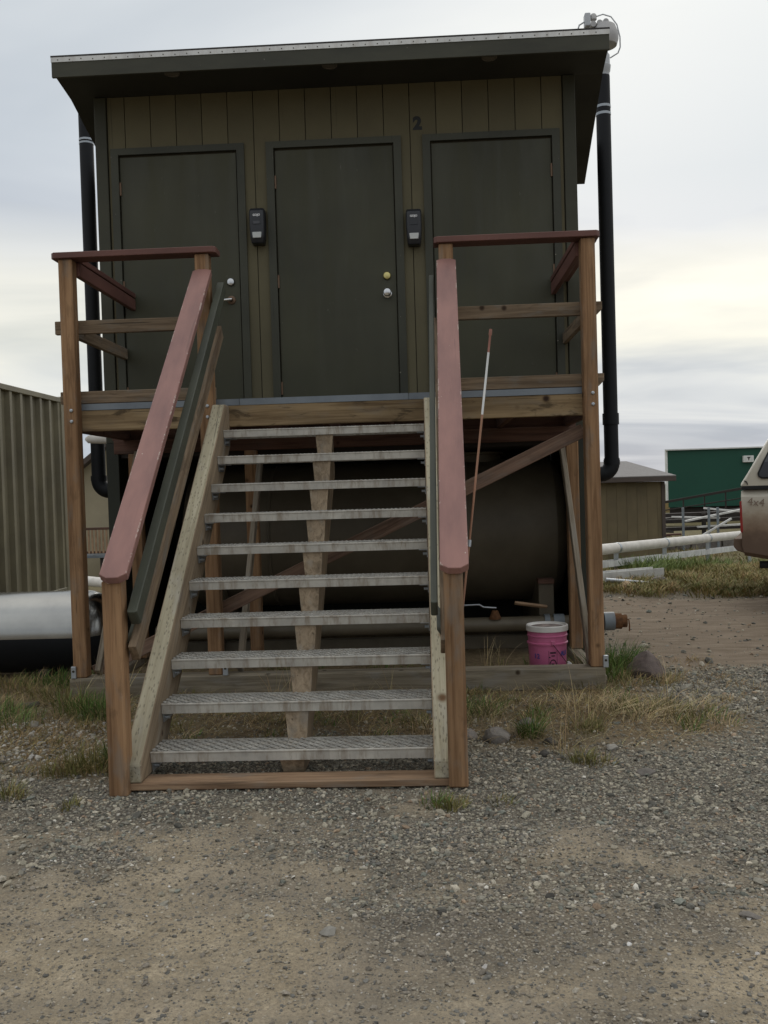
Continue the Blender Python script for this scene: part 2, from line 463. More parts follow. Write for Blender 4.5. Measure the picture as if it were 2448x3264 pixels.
def attr_mat(name, rough=0.85, spec=0.2, var=0.2, scale=60, trans=0.0):
    m = Mat(name, rough, spec=spec)
    at = m.n.new('ShaderNodeVertexColor')
    at.layer_name = 'tint'
    v = m.co('Object', False)
    n1 = m.noise(v, scale, 4, 0.6)
    c = m.mix(1.0, at.outputs[0], m.ramp(n1, [(0.3, (1 - var,) * 3), (0.7, (1 + var,) * 3)]), 'MULTIPLY')
    m.color(c)
    return m.m


MT['ground'] = ground_mat()
MT['stones'] = attr_mat('loose_stone', 0.85, 0.25, 0.25, 140)
MT['blade'] = attr_mat('grass_blade', 0.7, 0.2, 0.1, 30)


def rock_mat(name, a, b):
    m = Mat(name, 0.9, spec=0.2)
    v = m.co()
    n1 = m.noise(v, 9, 8, 0.7)
    m.color(m.ramp(n1, [(0.3, b), (0.62, a), (0.8, tuple(k * 1.3 for k in a))]))
    m.bump(m.noise(v, 22, 8, 0.7), 0.7, 0.012)
    return m.m


MT['rock_grey'] = rock_mat('grey_rock', (0.24, 0.215, 0.19), (0.11, 0.098, 0.085))
MT['rock_purple'] = rock_mat('purplish_rock', (0.17, 0.135, 0.12), (0.08, 0.062, 0.055))
MT['rock_tan'] = rock_mat('tan_rock', (0.42, 0.31, 0.185), (0.25, 0.17, 0.09))
MT['rock_pale'] = rock_mat('pale_rock', (0.36, 0.34, 0.30), (0.22, 0.20, 0.17))
MT['rock_dark'] = rock_mat('dark_rock', (0.10, 0.092, 0.08), (0.05, 0.046, 0.04))

# ------------------------------------------------------------------ mesh helpers
WM = {}


def link(o, world_m, parent=None):
    COL.objects.link(o)
    WM[o.name] = world_m.copy()
    if parent is not None:
        o.parent = parent
        o.matrix_basis = WM[parent.name].inverted() @ world_m
    else:
        o.matrix_basis = world_m
    return o


def T(x, y, z):
    return Matrix.Translation((x, y, z))


def thing(name, label, cat, loc=(0, 0, 0), group=None):
    o = bpy.data.objects.new(name, None)
    o.empty_display_size = 0.1
    link(o, T(*loc))
    return tag(o, label, cat, group)


def tag(o, label, cat, group=None):
    o['label'] = label
    o['category'] = cat
    if group:
        o['group'] = group
    return o


def mesh(name, verts, faces, mat, parent=None, M=None, smooth=False):
    me = bpy.data.meshes.new(name)
    me.from_pydata([tuple(v) for v in verts], [], faces)
    me.materials.append(MT[mat] if isinstance(mat, str) else mat)
    if smooth:
        me.polygons.foreach_set('use_smooth', [True] * len(me.polygons))
    me.update()
    o = bpy.data.objects.new(name, me)
    return link(o, M or Matrix.Identity(4), parent)


def fix_normals(o):
    bm = bmesh.new()
    bm.from_mesh(o.data)
    bmesh.ops.recalc_face_normals(bm, faces=bm.faces)
    bm.to_mesh(o.data)
    bm.free()
    return o


_cache = {}


def box_mesh(lx, ly, lz, mat, bev=0.003, centred=False):
    key = (round(lx, 4), round(ly, 4), round(lz, 4), mat, bev, centred)
    if key in _cache:
        return _cache[key]
    bm = bmesh.new()
    bmesh.ops.create_cube(bm, size=1.0)
    for v in bm.verts:
        v.co.x = (v.co.x + (0 if centred else 0.5)) * lx
        v.co.y *= ly
        v.co.z *= lz
    if bev:
        bmesh.ops.bevel(bm, geom=bm.edges[:], offset=min(bev, 0.3 * min(lx, ly, lz)), segments=1, affect='EDGES', profile=0.5)
    me = bpy.data.meshes.new('box')
    bm.to_mesh(me)
    bm.free()
    me.materials.append(MT[mat])
    _cache[key] = me
    return me


def board(name, p0, p1, w, t, mat, parent=None, up=(0, 0, 1), bev=0.004):
    """a sawn board from p0 to p1; t is its size along `up`, w across"""
    p0, p1 = Vector(p0), Vector(p1)
    d = p1 - p0
    L = d.length
    x = d / L
    z = Vector(up) - x * x.dot(Vector(up))
    z.normalize()
    y = z.cross(x)
    M = Matrix(((x.x, y.x, z.x, p0.x), (x.y, y.y, z.y, p0.y), (x.z, y.z, z.z, p0.z), (0, 0, 0, 1)))
    o = bpy.data.objects.new(name, box_mesh(L, w, t, mat, bev))
    return link(o, M, parent)


def box(name, x0, x1, y0, y1, z0, z1, mat, parent=None, bev=0.003):
    o = bpy.data.objects.new(name, box_mesh(x1 - x0, y1 - y0, z1 - z0, mat, bev, True))
    return link(o, T((x0 + x1) / 2, (y0 + y1) / 2, (z0 + z1) / 2), parent)


def upright(name, x, y, z0, z1, w, d, mat, parent=None, bev=0.006):
    """vertical post: grain runs along its local X"""
    return board(name, (x, y, z0), (x, y, z1), w, d, mat, parent, up=(0, -1, 0), bev=bev)


def prism(name, outline, a0, a1, mat, parent=None, axis='y', bev=0.0):
    """outline in the plane across `axis`: 'y' -> (x,z); 'x' -> (y,z); 'z' -> (x,y)"""
    n = len(outline)
    f = {'y': lambda p, a: (p[0], a, p[1]), 'x': lambda p, a: (a, p[0], p[1]), 'z': lambda p, a: (p[0], p[1], a)}[axis]
    vs = [f(p, a0) for p in outline] + [f(p, a1) for p in outline]
    fs = [tuple(range(n)), tuple(range(2 * n - 1, n - 1, -1))] + [(i, i + n, (i + 1) % n + n, (i + 1) % n) for i in range(n)]
    o = mesh(name, vs, fs, mat, parent)
    bm = bmesh.new()
    bm.from_mesh(o.data)
    bmesh.ops.recalc_face_normals(bm, faces=bm.faces)
    if bev:
        bmesh.ops.bevel(bm, geom=bm.edges[:], offset=bev, segments=1, affect='EDGES', profile=0.5)
    bm.to_mesh(o.data)
    bm.free()
    return o


def frames(pts):
    pts = [Vector(p) for p in pts]
    out = []
    prev = None
    for i, p in enumerate(pts):
        if i == 0:
            d = pts[1] - p
        elif i == len(pts) - 1:
            d = p - pts[i - 1]
        else:
            d = (pts[i + 1] - p).normalized() + (p - pts[i - 1]).normalized()
        d.normalize()
        if prev is None:
            a = Vector((0, 0, 1)) if abs(d.z) < 0.9 else Vector((1, 0, 0))
            u = a.cross(d).normalized()
        else:
            u = (prev - d * prev.dot(d)).normalized()
        prev = u
        out.append((p, u, d.cross(u)))
    return out


def tube_data(pts, r, n=12, caps=True, v0=0):
    rs = r if isinstance(r, (list, tuple)) else [r] * len(pts)
    vs, fs = [], []
    for (p, u, w), rr in zip(frames(pts), rs):
        for k in range(n):
            a = 2 * math.pi * k / n
            vs.append(p + (u * math.cos(a) + w * math.sin(a)) * rr)
    for i in range(len(pts) - 1):
        for k in range(n):
            k2 = (k + 1) % n
            fs.append((v0 + i * n + k, v0 + i * n + k2, v0 + (i + 1) * n + k2, v0 + (i + 1) * n + k))
    if caps:
        fs.append(tuple(v0 + k for k in reversed(range(n))))
        fs.append(tuple(v0 + (len(pts) - 1) * n + k for k in range(n)))
    return vs, fs


def shade(o, ang=35):
    me = o.data
    me.polygons.foreach_set('use_smooth', [True] * len(me.polygons))
    try:
        me.set_sharp_from_angle(angle=R_(ang))
    except Exception:
        pass
    return o


def tube(name, pts, r, mat, parent=None, n=14, base=None):
    b = Vector(base) if base else Vector(pts[0])
    vs, fs = tube_data([Vector(p) - b for p in pts], r, n)
    o = mesh(name, vs, fs, mat, parent, T(*b))
    return shade(o)


def lathe(name, prof, c, mat, parent=None, n=28, axis='z'):
    vs, fs = [], []
    m = len(prof)
    for r, h in prof:
        for k in range(n):
            a = 2 * math.pi * k / n
            p = (r * math.cos(a), r * math.sin(a), h)
            vs.append(p if axis == 'z' else ((p[2], p[0], p[1]) if axis == 'x' else (p[0], p[2], -p[1])))
    for i in range(m - 1):
        for k in range(n):
            k2 = (k + 1) % n
            fs.append((i * n + k, i * n + k2, (i + 1) * n + k2, (i + 1) * n + k))
    fs.append(tuple(reversed(range(n))))
    fs.append(tuple((m - 1) * n + k for k in range(n)))
    o = mesh(name, vs, fs, mat, parent, T(*c))
    fix_normals(o)
    return shade(o)


def text(name, s, size, M, mat, parent=None, extrude=0.0006, offset=0.0, align='CENTER', sx=1.0):
    cu = bpy.data.curves.new(name, 'FONT')
    cu.body = s
    cu.size = size
    cu.extrude = extrude
    cu.offset = offset
    cu.align_x = align
    cu.align_y = 'CENTER'
    tmp = bpy.data.objects.new('tmp_text', cu)
    COL.objects.link(tmp)
    me = bpy.data.meshes.new_from_object(tmp.evaluated_get(bpy.context.evaluated_depsgraph_get()))
    bpy.data.objects.remove(tmp)
    bpy.data.curves.remove(cu)
    me.name = name
    me.materials.clear()
    me.materials.append(MT[mat])
    o = bpy.data.objects.new(name, me)
    return link(o, M @ Matrix.Diagonal((sx, 1, 1, 1)), parent)


FACE = Matrix(((1, 0, 0, 0), (0, 0, -1, 0), (0, 1, 0, 0), (0, 0, 0, 1)))     # text plane turned to face -Y

# ------------------------------------------------------------------ ground


def lattice(seed):
    r = np.random.default_rng(seed)
    return r.random((256, 256))


_lat = {}


def vn(x, y, s, seed=0):
    if seed not in _lat:
        _lat[seed] = lattice(seed)
    g = _lat[seed]
    x = np.asarray(x, float) * s + 1000.3
    y = np.asarray(y, float) * s + 1000.7
    xi, yi = np.floor(x).astype(int), np.floor(y).astype(int)
    fx, fy = x - xi, y - yi
    fx, fy = fx * fx * (3 - 2 * fx), fy * fy * (3 - 2 * fy)
    a, b = g[xi % 256, yi % 256], g[(xi + 1) % 256, yi % 256]
    c, d = g[xi % 256, (yi + 1) % 256], g[(xi + 1) % 256, (yi + 1) % 256]
    return (a * (1 - fx) + b * fx) * (1 - fy) + (c * (1 - fx) + d * fx) * fy


def fbm(x, y, s, seed=0, o=4):
    t, a, w = 0, 1.0, 0
    for k in range(o):
        t = t + a * vn(x, y, s * 2 ** k, seed + k)
        w += a
        a *= 0.5
    return t / w


def S(v, a, b):
    t = np.clip((np.asarray(v, float) - a) / (b - a), 0, 1)
    return t * t * (3 - 2 * t)


def height(x, y):
    x, y = np.asarray(x, float), np.asarray(y, float)
    near = np.exp(-((x / 9.0) ** 2 + ((y + 1) / 9.0) ** 2))
    h = 0.028 * (1 - S(y, -2.0, -1.2)) * S(y, -7, -2.2)
    h = h - 0.60 * S(y, 6.5, 15.0) + 0.05 * S(x, 2.0, 3.5) * (1 - S(y, 4, 7)) * 0
    h = h + (fbm(x, y, 0.8, 3) - 0.5) * 0.05 * (1 - near * 0.6) + (fbm(x, y, 5, 9, 3) - 0.5) * 0.018
    h = h + (fbm(x * 0.5, y, 9.0, 15, 3) - 0.5) * 0.012 * (1 - S(y, -2.3, -1.9))
    tr_ = y + 3.15 - 0.10 * np.sin(x * 0.9 + 0.4)
    h = h - 0.016 * np.exp(-(tr_ / 0.13) ** 2) + 0.008 * np.exp(-((np.abs(tr_) - 0.22) / 0.08) ** 2)
    lip = S(y, 4.3, 4.9) * (1 - S(y, 6.5, 9.0)) * S(x, 1.8, 2.6) * 0.05
    ridge = np.exp(-((y - 0.0) / 0.5) ** 2) * 0
    return h + lip + ridge


def surf(x, y):
    """gravel and grass-soil shares of the ground surface"""
    x, y = np.asarray(x, float), np.asarray(y, float)
    n1 = fbm(x, y, 1.3, 21) - 0.5
    n2 = fbm(x, y, 3.7, 33) - 0.5
    n = n1 * 1.3 + n2 * 0.7
    # foreground: gravel thinning out to packed dirt
    n3 = fbm(x * 0.5, y, 8.0, 81) - 0.5
    g = S(y + n1 * 2.4 + n2 * 1.6 + n3 * 1.2, -3.45, -2.35)
    # packed patches within the gravel
    g = g * (1 - 0.85 * S(fbm(x * 0.4, y, 1.9, 51) + n3 * 0.25, 0.46, 0.64) * (1 - S(y, -2.70, -2.40)))
    g = np.maximum(g, 0.75 * S(fbm(x * 0.3, y, 2.2, 61) + n3 * 0.3, 0.47, 0.66) * (1 - S(y, -2.5, -2.2)))
    # lane to the right of the building: packed dirt
    lane = S(x + n * 0.5, 1.75, 2.2) * S(y + 0.25 * (x - 2.5) + n * 0.6, 0.25, 0.95) * (1 - S(y + n * 0.5, 4.1, 4.6))
    g = g * (1 - lane)
    # soil with grass
    gr = S(y + n * 0.75, -1.5, -0.95) * (1 - S(x + n * 0.8 + 0.35 * y, 1.6, 2.15))
    left = S(-x + n * 0.6, 0.85, 1.25) * S(y + n * 0.9, -1.95, -1.45)
    gr = np.maximum(gr, left * 0.9)
    back = S(y + n * 0.9, 4.3, 4.9)
    gr = np.maximum(gr, back) * (1 - lane)
    gr = np.clip(gr, 0, 1)
    g = np.clip(g * (1 - 0.75 * gr), 0, 1)
    return g, gr, lane


def axis_pts(a, b, step, far):
    core = np.arange(a, b + 1e-6, step)
    out = np.array([step * (1.22 ** k) for k in range(1, 60)]).cumsum()
    out = out[out < far]
    return np.concatenate([a - out[::-1], core, b + out])


gx, gy = axis_pts(-3.2, 5.0, 0.045, 700), axis_pts(-5.0, 6.0, 0.045, 700)
GX, GY = np.meshgrid(gx, gy)
GZ = height(GX, GY)
nx_, ny_ = len(gx), len(gy)
gv = np.stack([GX.ravel(), GY.ravel(), GZ.ravel()], 1)
ii = (np.arange(ny_ - 1)[:, None] * nx_ + np.arange(nx_ - 1)[None, :]).ravel()
gf_ = np.stack([ii, ii + 1, ii + nx_ + 1, ii + nx_], 1)


def np_mesh(name, verts, faces, mat, tint=None, layer='tint', smooth=False, parent=None):
    me = bpy.data.meshes.new(name)
    nv, nf, k = len(verts), len(faces), faces.shape[1]
    me.vertices.add(nv)
    me.vertices.foreach_set('co', np.asarray(verts, np.float32).ravel())
    me.loops.add(nf * k)
    me.loops.foreach_set('vertex_index', faces.astype(np.int32).ravel())
    me.polygons.add(nf)
    me.polygons.foreach_set('loop_start', np.arange(0, nf * k, k, dtype=np.int32))
    me.polygons.foreach_set('loop_total', np.full(nf, k, np.int32))
    me.polygons.foreach_set('use_smooth', np.full(nf, smooth, bool))
    me.update(calc_edges=True)
    if tint is not None:
        a = me.color_attributes.new(layer, 'FLOAT_COLOR', 'POINT')
        a.data.foreach_set('color', np.concatenate([tint, np.ones((nv, 1))], 1).astype(np.float32).ravel())
    me.materials.append(MT[mat])
    o = bpy.data.objects.new(name, me)
    return link(o, Matrix.Identity(4), parent)


gg, gs, gl = surf(GX.ravel(), GY.ravel())
ground = np_mesh('ground', gv, gf_, 'ground', np.stack([gg, gs, gl], 1), 'surf', True)
ground['kind'] = 'structure'
ground['label'] = 'packed dirt yard with gravel and patchy grass'

# ------------------------------------------------------------------ restroom building
YW = 1.219
bld = thing('restroom_building', 'raised olive brown wooden restroom hut with three doors and a flat roof', 'building', (-0.12, 2.0, 0))
WL, WR, WB, ZF, ZS = -1.954, 1.715, 2.85, 1.72, 4.385
box('wall', WL + 0.012, WR - 0.012, YW + 0.016, WB, ZF, 4.30, 'dark_core', bld)
DOORS = [(-1.7836, 'lever'), (-0.5768, 'knob'), (0.6242, 'none')]
DW, DT = 0.914, 3.925
CS = 0.062
Z_BOT, Z_HEAD = 1.87, DT + CS
grooves = [-1.868] + [-1.73 + 0.2 * k for k in range(17)] + [1.628]
cuts = [(d - CS, d + DW + CS) for d, _ in DOORS]
for a, b in zip(grooves[:-1], grooves[1:]):
    a2, b2 = a + 0.003, b - 0.003
    # outline of this board: full height where no door stands, else cut above the door head
    xs = sorted({a2, b2} | {c for cc in cuts for c in cc if a2 < c < b2})
    low = []
    for p, q in zip(xs[:-1], xs[1:]):
        mid = 0.5 * (p + q)
        low.append((p, q, Z_HEAD + 0.002 if any(c0 < mid < c1 for c0, c1 in cuts) else Z_BOT))
    pts = []
    for p, q, z in low:
        pts += [(p, z), (q, z)]
    pts2 = [pts[0]]
    for p in pts[1:]:
        if p != pts2[-1]:
            pts2.append(p)
    jit = random.uniform(0, 0.0012)
    prism('siding_board', pts2 + [(b2, ZS - 0.001), (a2, ZS - 0.001)], YW - jit, YW + 0.015, 'siding', bld, bev=0.0)
for k in range(8):
    ya, yb = YW + 0.06 + k * 0.2, YW + 0.06 + (k + 1) * 0.2 - 0.006
    box('siding_board', WL - 0.003, WL + 0.011, ya, min(yb, WB), ZF, 4.2, 'siding', bld, 0)
    box('siding_board', WR - 0.011, WR + 0.003, ya, min(yb, WB), ZF, 4.2, 'siding', bld, 0)
for a, b in ((WL - 0.008, WL + 0.083), (WR - 0.083, WR + 0.008)):
    box('corner_trim', a, b, YW - 0.019, YW + 0.05, 1.72, ZS - 0.004, 'trim', bld)
for d, hw in DOORS:
    fr = prism('door_frame', [(d - CS, Z_BOT), (d - 0.004, Z_BOT), (d - 0.004, DT + 0.012), (d + DW + 0.004, DT + 0.012), (d + DW + 0.004, Z_BOT),
                              (d + DW + CS, Z_BOT), (d + DW + CS, Z_HEAD), (d - CS, Z_HEAD)], YW - 0.020, YW + 0.0155, 'casing', bld)
    dr = box('door', d + 0.004, d + DW - 0.004, YW - 0.002, YW + 0.0155, Z_BOT, DT - 0.004, 'door', bld, 0.002)
    hx = d + 0.004 if hw != 'none' else d + DW - 0.004
    for hz in (3.68, 2.92, 2.10):
        box('hinge', hx - 0.007, hx + 0.007, YW - 0.011, YW - 0.0025, hz - 0.05, hz + 0.05, 'copper', dr, 0.001)
    kx = d + DW - 0.074
    if hw != 'none':
        zc = 2.932
        bo = lathe('deadbolt', [(0.031, 0.0), (0.031, -0.010), (0.025, -0.018), (0.010, -0.021)], (kx, YW - 0.0025, zc), 'brass' if hw == 'knob' else 'chrome', dr, 20, 'y')
        if hw == 'knob':
            lathe('door_knob', [(0.033, 0.0), (0.033, -0.006), (0.014, -0.012), (0.014, -0.03), (0.026, -0.038), (0.031, -0.052), (0.026, -0.066), (0.010, -0.071)], (kx, YW - 0.0025, 2.797), 'chrome', dr, 22, 'y')
        else:
            lv = lathe('door_lever', [(0.034, 0.0), (0.032, -0.008), (0.014, -0.014), (0.013, -0.04)], (kx, YW - 0.0025, 2.793), 'copper', dr, 18, 'y')
            tube('lever_arm', [(kx + 0.01, YW - 0.040, 2.793), (kx - 0.045, YW - 0.044, 2.789), (kx - 0.085, YW - 0.038, 2.785)], [0.011, 0.010, 0.008], 'chrome', lv, 10)
# threshold strip under the doors
box('wall_base_trim', WL + 0.09, WR - 0.09, YW - 0.006, YW + 0.015, 1.845, 1.868, 'trim', bld)
text('house_number', '2', 0.13, T(0.5285, YW - 0.0022, 4.075) @ FACE, 'digit', bld, 0.0008, 0.007)
# roof: flat in front, falling to the back, a little wider behind
RF, RB = 0.72, 3.06
xl_f, xr_f, xl_b, xr_b = -2.098, 1.892, -2.32, 2.10
und = [(RF + 0.022, 4.386), (YW, 4.386), (RB, 4.135)]
topz = [(RF + 0.022, 4.472), (YW, 4.462), (RB, 4.255)]
rv, k = [], 0
for (y, zu), (_, zt) in zip(und, topz):
    t = (y - RF) / (RB - RF)
    xa, xb = xl_f + (xl_b - xl_f) * t, xr_f + (xr_b - xr_f) * t
    rv += [(xa, y, zu), (xb, y, zu), (xb, y, zt), (xa, y, zt)]
rf = [(0, 1, 2, 3), (8, 11, 10, 9)]
for i in (0, 4):
    rf += [(i, i + 4, i + 5, i + 1), (i + 1, i + 5, i + 6, i + 2), (i + 2, i + 6, i + 7, i + 3), (i + 3, i + 7, i + 4, i)]
roof = fix_normals(mesh('roof', rv, rf, 'soffit', bld))
t_ = (RB - RF)
mesh('roofing_sheet', [(xl_f - 0.004, RF - 0.004, 4.483), (xr_f + 0.004, RF - 0.004, 4.483), (xr_b + 0.02, RB + 0.02, 4.262), (xl_b - 0.02, RB + 0.02, 4.262),
                       (xl_f - 0.004, RF - 0.004, 4.494), (xr_f + 0.004, RF - 0.004, 4.494), (xr_b + 0.02, RB + 0.02, 4.276), (xl_b - 0.02, RB + 0.02, 4.276)],
     [(3, 2, 1, 0), (4, 5, 6, 7), (0, 1, 5, 4), (1, 2, 6, 5), (2, 3, 7, 6), (3, 0, 4, 7)], 'roofing', roof)
board('fascia', (xl_f, RF + 0.01, 4.405), (xr_f, RF + 0.01, 4.405), 0.02, 0.13, 'fascia', roof, bev=0.002)
board('drip_edge', (xl_f - 0.002, RF - 0.003, 4.464), (xr_f + 0.002, RF - 0.003, 4.464), 0.003, 0.034, 'drip', roof, bev=0)
nv, nf = [], []
for k in range(46):
    x = xl_f + 0.05 + k * 0.0855
    b_ = len(nv)
    z = 4.461 + random.uniform(-0.003, 0.003)
    for a in range(6):
        nv.append((x + 0.0045 * math.cos(a * math.pi / 3), RF - 0.0065, z + 0.0045 * math.sin(a * math.pi / 3)))
    nf.append(tuple(b_ + a for a in range(6)))
mesh('nail_row', nv, nf, 'dark_core', roof)['kind'] = 'stuff'
for xv in (-1.254, -0.096, 1.06):
    lathe('soffit_vent', [(0.056, 0.0), (0.056, -0.006), (0.046, -0.010), (0.044, -0.004), (0.012, -0.004)], (xv, 0.848, 4.386), 'vent_disc', roof, 22)
# storage space under the floor: side and back skirting, open to the front
box('skirting_wall', WL - 0.012, WL + 0.086, 1.20, 2.86, 0.02, 1.719, 'skirt', bld)
box('skirting_wall', WR - 0.035, WR + 0.010, 1.20, 2.86, 0.02, 1.719, 'skirt', bld)
box('skirting_wall', WL + 0.09, WR - 0.04, 2.80, 2.86, 0.02, 1.719, 'skirt', bld)
box('floor_frame', WL + 0.09, WR - 0.04, 1.24, 2.79, 1.60, 1.719, 'dark_wood', bld)

# soap dispensers


def dispenser(x, z0, z1, label, window):
    t = thing('soap_dispenser', label, 'soap dispenser', (x, YW, z0), 'soap dispensers between the doors')
    zc, h, w, d = (z0 + z1) / 2, z1 - z0, 0.118, 0.105
    bm = bmesh.new()
    prof = [(-0.48, 0.40), (-0.30, 0.46), (0.0, 0.5), (0.40, 0.5), (0.485, 0.46)]
    rings = []
    for zf, wf in prof:
        pr = []
        dp = d * (0.86 if zf < -0.4 else (1.0 if zf < 0.42 else 0.82))
        for sx, sy in ((-1, 0), (-1, 0.85), (-0.82, 1), (0.82, 1), (1, 0.85), (1, 0)):
            pr.append(bm.verts.new((x + sx * w * wf, YW - 0.001 - sy * dp, zc + zf * h)))
        rings.append(pr)
    for a, b in zip(rings[:-1], rings[1:]):
        for i in range(6):
            j = (i + 1) % 6
            bm.faces.new((a[i], a[j], b[j], b[i]))
    bm.faces.new(rings[0])
    bm.faces.new(rings[-1])
    bmesh.ops.recalc_face_normals(bm, faces=bm.faces)
    bmesh.ops.bevel(bm, geom=bm.edges[:], offset=0.006, segments=2, affect='EDGES', profile=0.5)
    me = bpy.data.meshes.new('housing')
    bm.to_mesh(me)
    bm.free()
    me.materials.append(MT['disp'])
    o = bpy.data.objects.new('housing', me)
    link(o, Matrix.Identity(4), t)
    shade(o, 40)
    yf = YW - 0.001 - d
    prism('push_lever', [(x - 0.036, z0 + 0.085), (x - 0.031, z0 + 0.040), (x + 0.031, z0 + 0.040), (x + 0.036, z0 + 0.085)], yf - 0.008, yf - 0.0005, 'lever', t, bev=0.003)
    box('window_panel', x - 0.032, x + 0.032, yf - 0.0032, yf - 0.0006, zc + 0.01, zc + 0.062, 'disp', t, 0.001)
    if window:
        box('level_window', x - 0.026, x + 0.024, yf - 0.0058, yf - 0.0036, zc + 0.008, zc + 0.031, 'disp_grey', t, 0.001)
    text('logo_print', 'GOJO', 0.021, T(x, yf - 0.0012, zc + 0.076) @ FACE, 'white_print', t, 0.0006, 0.0008)
    return t


dispenser(-0.712, 3.195, 3.470, 'black soap dispenser with a grey level window, beside the lever handle door', True)
dispenser(0.480, 3.137, 3.412, 'black soap dispenser beside the number two wall, near the brass deadbolt door', False)

# ------------------------------------------------------------------ deck
deck = thing('entry_deck', 'raised wooden entry deck with steel grating, posts and burgundy cap railings', 'deck', (-0.1, 0.5, 0))
PX = [-1.7495, -0.868, 0.682, 1.5655]
for i, x in enumerate(PX):
    po = upright('post', x, -0.0455, 0.139, 2.829, 0.089, 0.089, 'cedar', deck)
    for zb in (1.862, 1.792):
        lathe('bolt', [(0.011, 0.0), (0.011, -0.006), (0.006, -0.010)], (x + 0.008, -0.0905, zb), 'galv', po, 10, 'y')
for s, (a, b) in enumerate(((-1.835, -0.772), (0.608, 1.640))):
    y0, y1 = -0.112, 0.028
    ch = 0.022
    prism('cap_rail', [(a, y0 + ch), (a + ch, y0), (b - ch, y0), (b, y0 + ch), (b, y1), (a, y1)], 2.831, 2.869, 'cap_dark', deck, axis='z', bev=0.003)
# side caps and side rails running back to the wall
for sx, x in ((-1, -1.757), (1, 1.573)):
    board('side_cap_rail', (x, 0.030, 2.85), (x, YW - 0.021, 2.85), 0.14, 0.038, 'cap_dark', deck)
    board('side_top_rail', (x - sx * 0.05, 0.0, 2.78), (x - sx * 0.05, YW - 0.022, 2.78), 0.036, 0.089, 'cap_dark', deck)
    board('side_mid_rail', (x + sx * 0.03, 0.046, 2.405), (x + sx * 0.03, 1.21, 2.405), 0.036, 0.085, 'rail_wood', deck)
    board('side_toe_rail', (x + sx * 0.03, 0.046, 1.955), (x + sx * 0.03, 1.21, 1.955), 0.036, 0.085, 'rail_wood', deck)
zmid, ztoe = 2.409, 1.953
board('mid_rail', (-1.865, 0.0195, zmid), (-0.826, 0.0195, zmid), 0.037, 0.086, 'rail_wood', deck)
prism('mid_rail', [(0.64, 2.364), (1.628, 2.364), (1.662, 2.398), (1.662, 2.448), (0.64, 2.448)], 0.001, 0.038, 'rail_wood', deck, bev=0.003)
board('toe_board', (-1.845, 0.0195, ztoe), (-0.826, 0.0195, ztoe), 0.037, 0.080, 'rail_wood', deck)
prism('toe_board', [(0.64, 1.913), (1.630, 1.913), (1.664, 1.947), (1.664, 1.994), (0.64, 1.994)], 0.001, 0.038, 'rail_wood', deck, bev=0.003)
# rim, joists, rear header
board('rim_board', (-1.79, 0.019, 1.80), (1.605, 0.019, 1.80), 0.037, 0.137, 'rim_wood', deck)
board('end_joist', (-1.772, 0.04, 1.80), (-1.772, 1.19, 1.80), 0.036, 0.135, 'stain_red', deck)
board('end_joist', (1.588, 0.04, 1.80), (1.588, 1.19, 1.80), 0.036, 0.135, 'stain_red', deck)
for k in range(7):
    x = -1.35 + 0.405 * k
    j = board('joist', (x, 0.04, 1.80), (x, 1.15, 1.80), 0.036, 0.135, 'stain_red', deck)
    mesh('joist_hanger', [(x - 0.022, 0.0395, 1.735), (x + 0.022, 0.0395, 1.735), (x + 0.05, 0.0395, 1.82), (x + 0.022, 0.09, 1.735), (x - 0.022, 0.09, 1.735), (x - 0.05, 0.0395, 1.82)],
         [(0, 1, 3, 4), (1, 2, 3), (0, 4, 5)], 'galv', j)
board('header_beam', (-1.86, 1.085, 1.678), (1.672, 1.085, 1.678), 0.038, 0.105, 'stain_red', deck)
board('ledger', (-1.90, 1.175, 1.80), (1.66, 1.175, 1.80), 0.036, 0.135, 'stain_red', deck)
# grating panels: frame bars plus bearing bars
gxs = [-1.79, -0.67, 0.42, 1.607]
for a, b in zip(gxs[:-1], gxs[1:]):
    vs, fs = [], []

    def addb(x0, x1, y0, y1, z0, z1):
        n = len(vs)
        for z in (z0, z1):
            for (x, y) in ((x0, y0), (x1, y0), (x1, y1), (x0, y1)):
                vs.append((x, y, z))
        for f in ((3, 2, 1, 0), (4, 5, 6, 7), (0, 1, 5, 4), (1, 2, 6, 5), (2, 3, 7, 6), (3, 0, 4, 7)):
            fs.append(tuple(n + i for i in f))
    a2, b2 = a + 0.002, b - 0.002
    addb(a2, b2, -0.002, 0.003, 1.8695, 1.910)
    addb(a2, b2, 1.175, 1.180, 1.8695, 1.910)
    y = 0.035
    while y < 1.17:
        addb(a2, b2, y, y + 0.005, 1.8695, 1.909)
        y += 0.032
    x = a2
    while x < b2 - 0.01:
        addb(x, x + 0.006, 0.003, 1.175, 1.901, 1.9085)
        x += 0.1
    mesh('grating_panel', vs, fs, 'grate', deck)
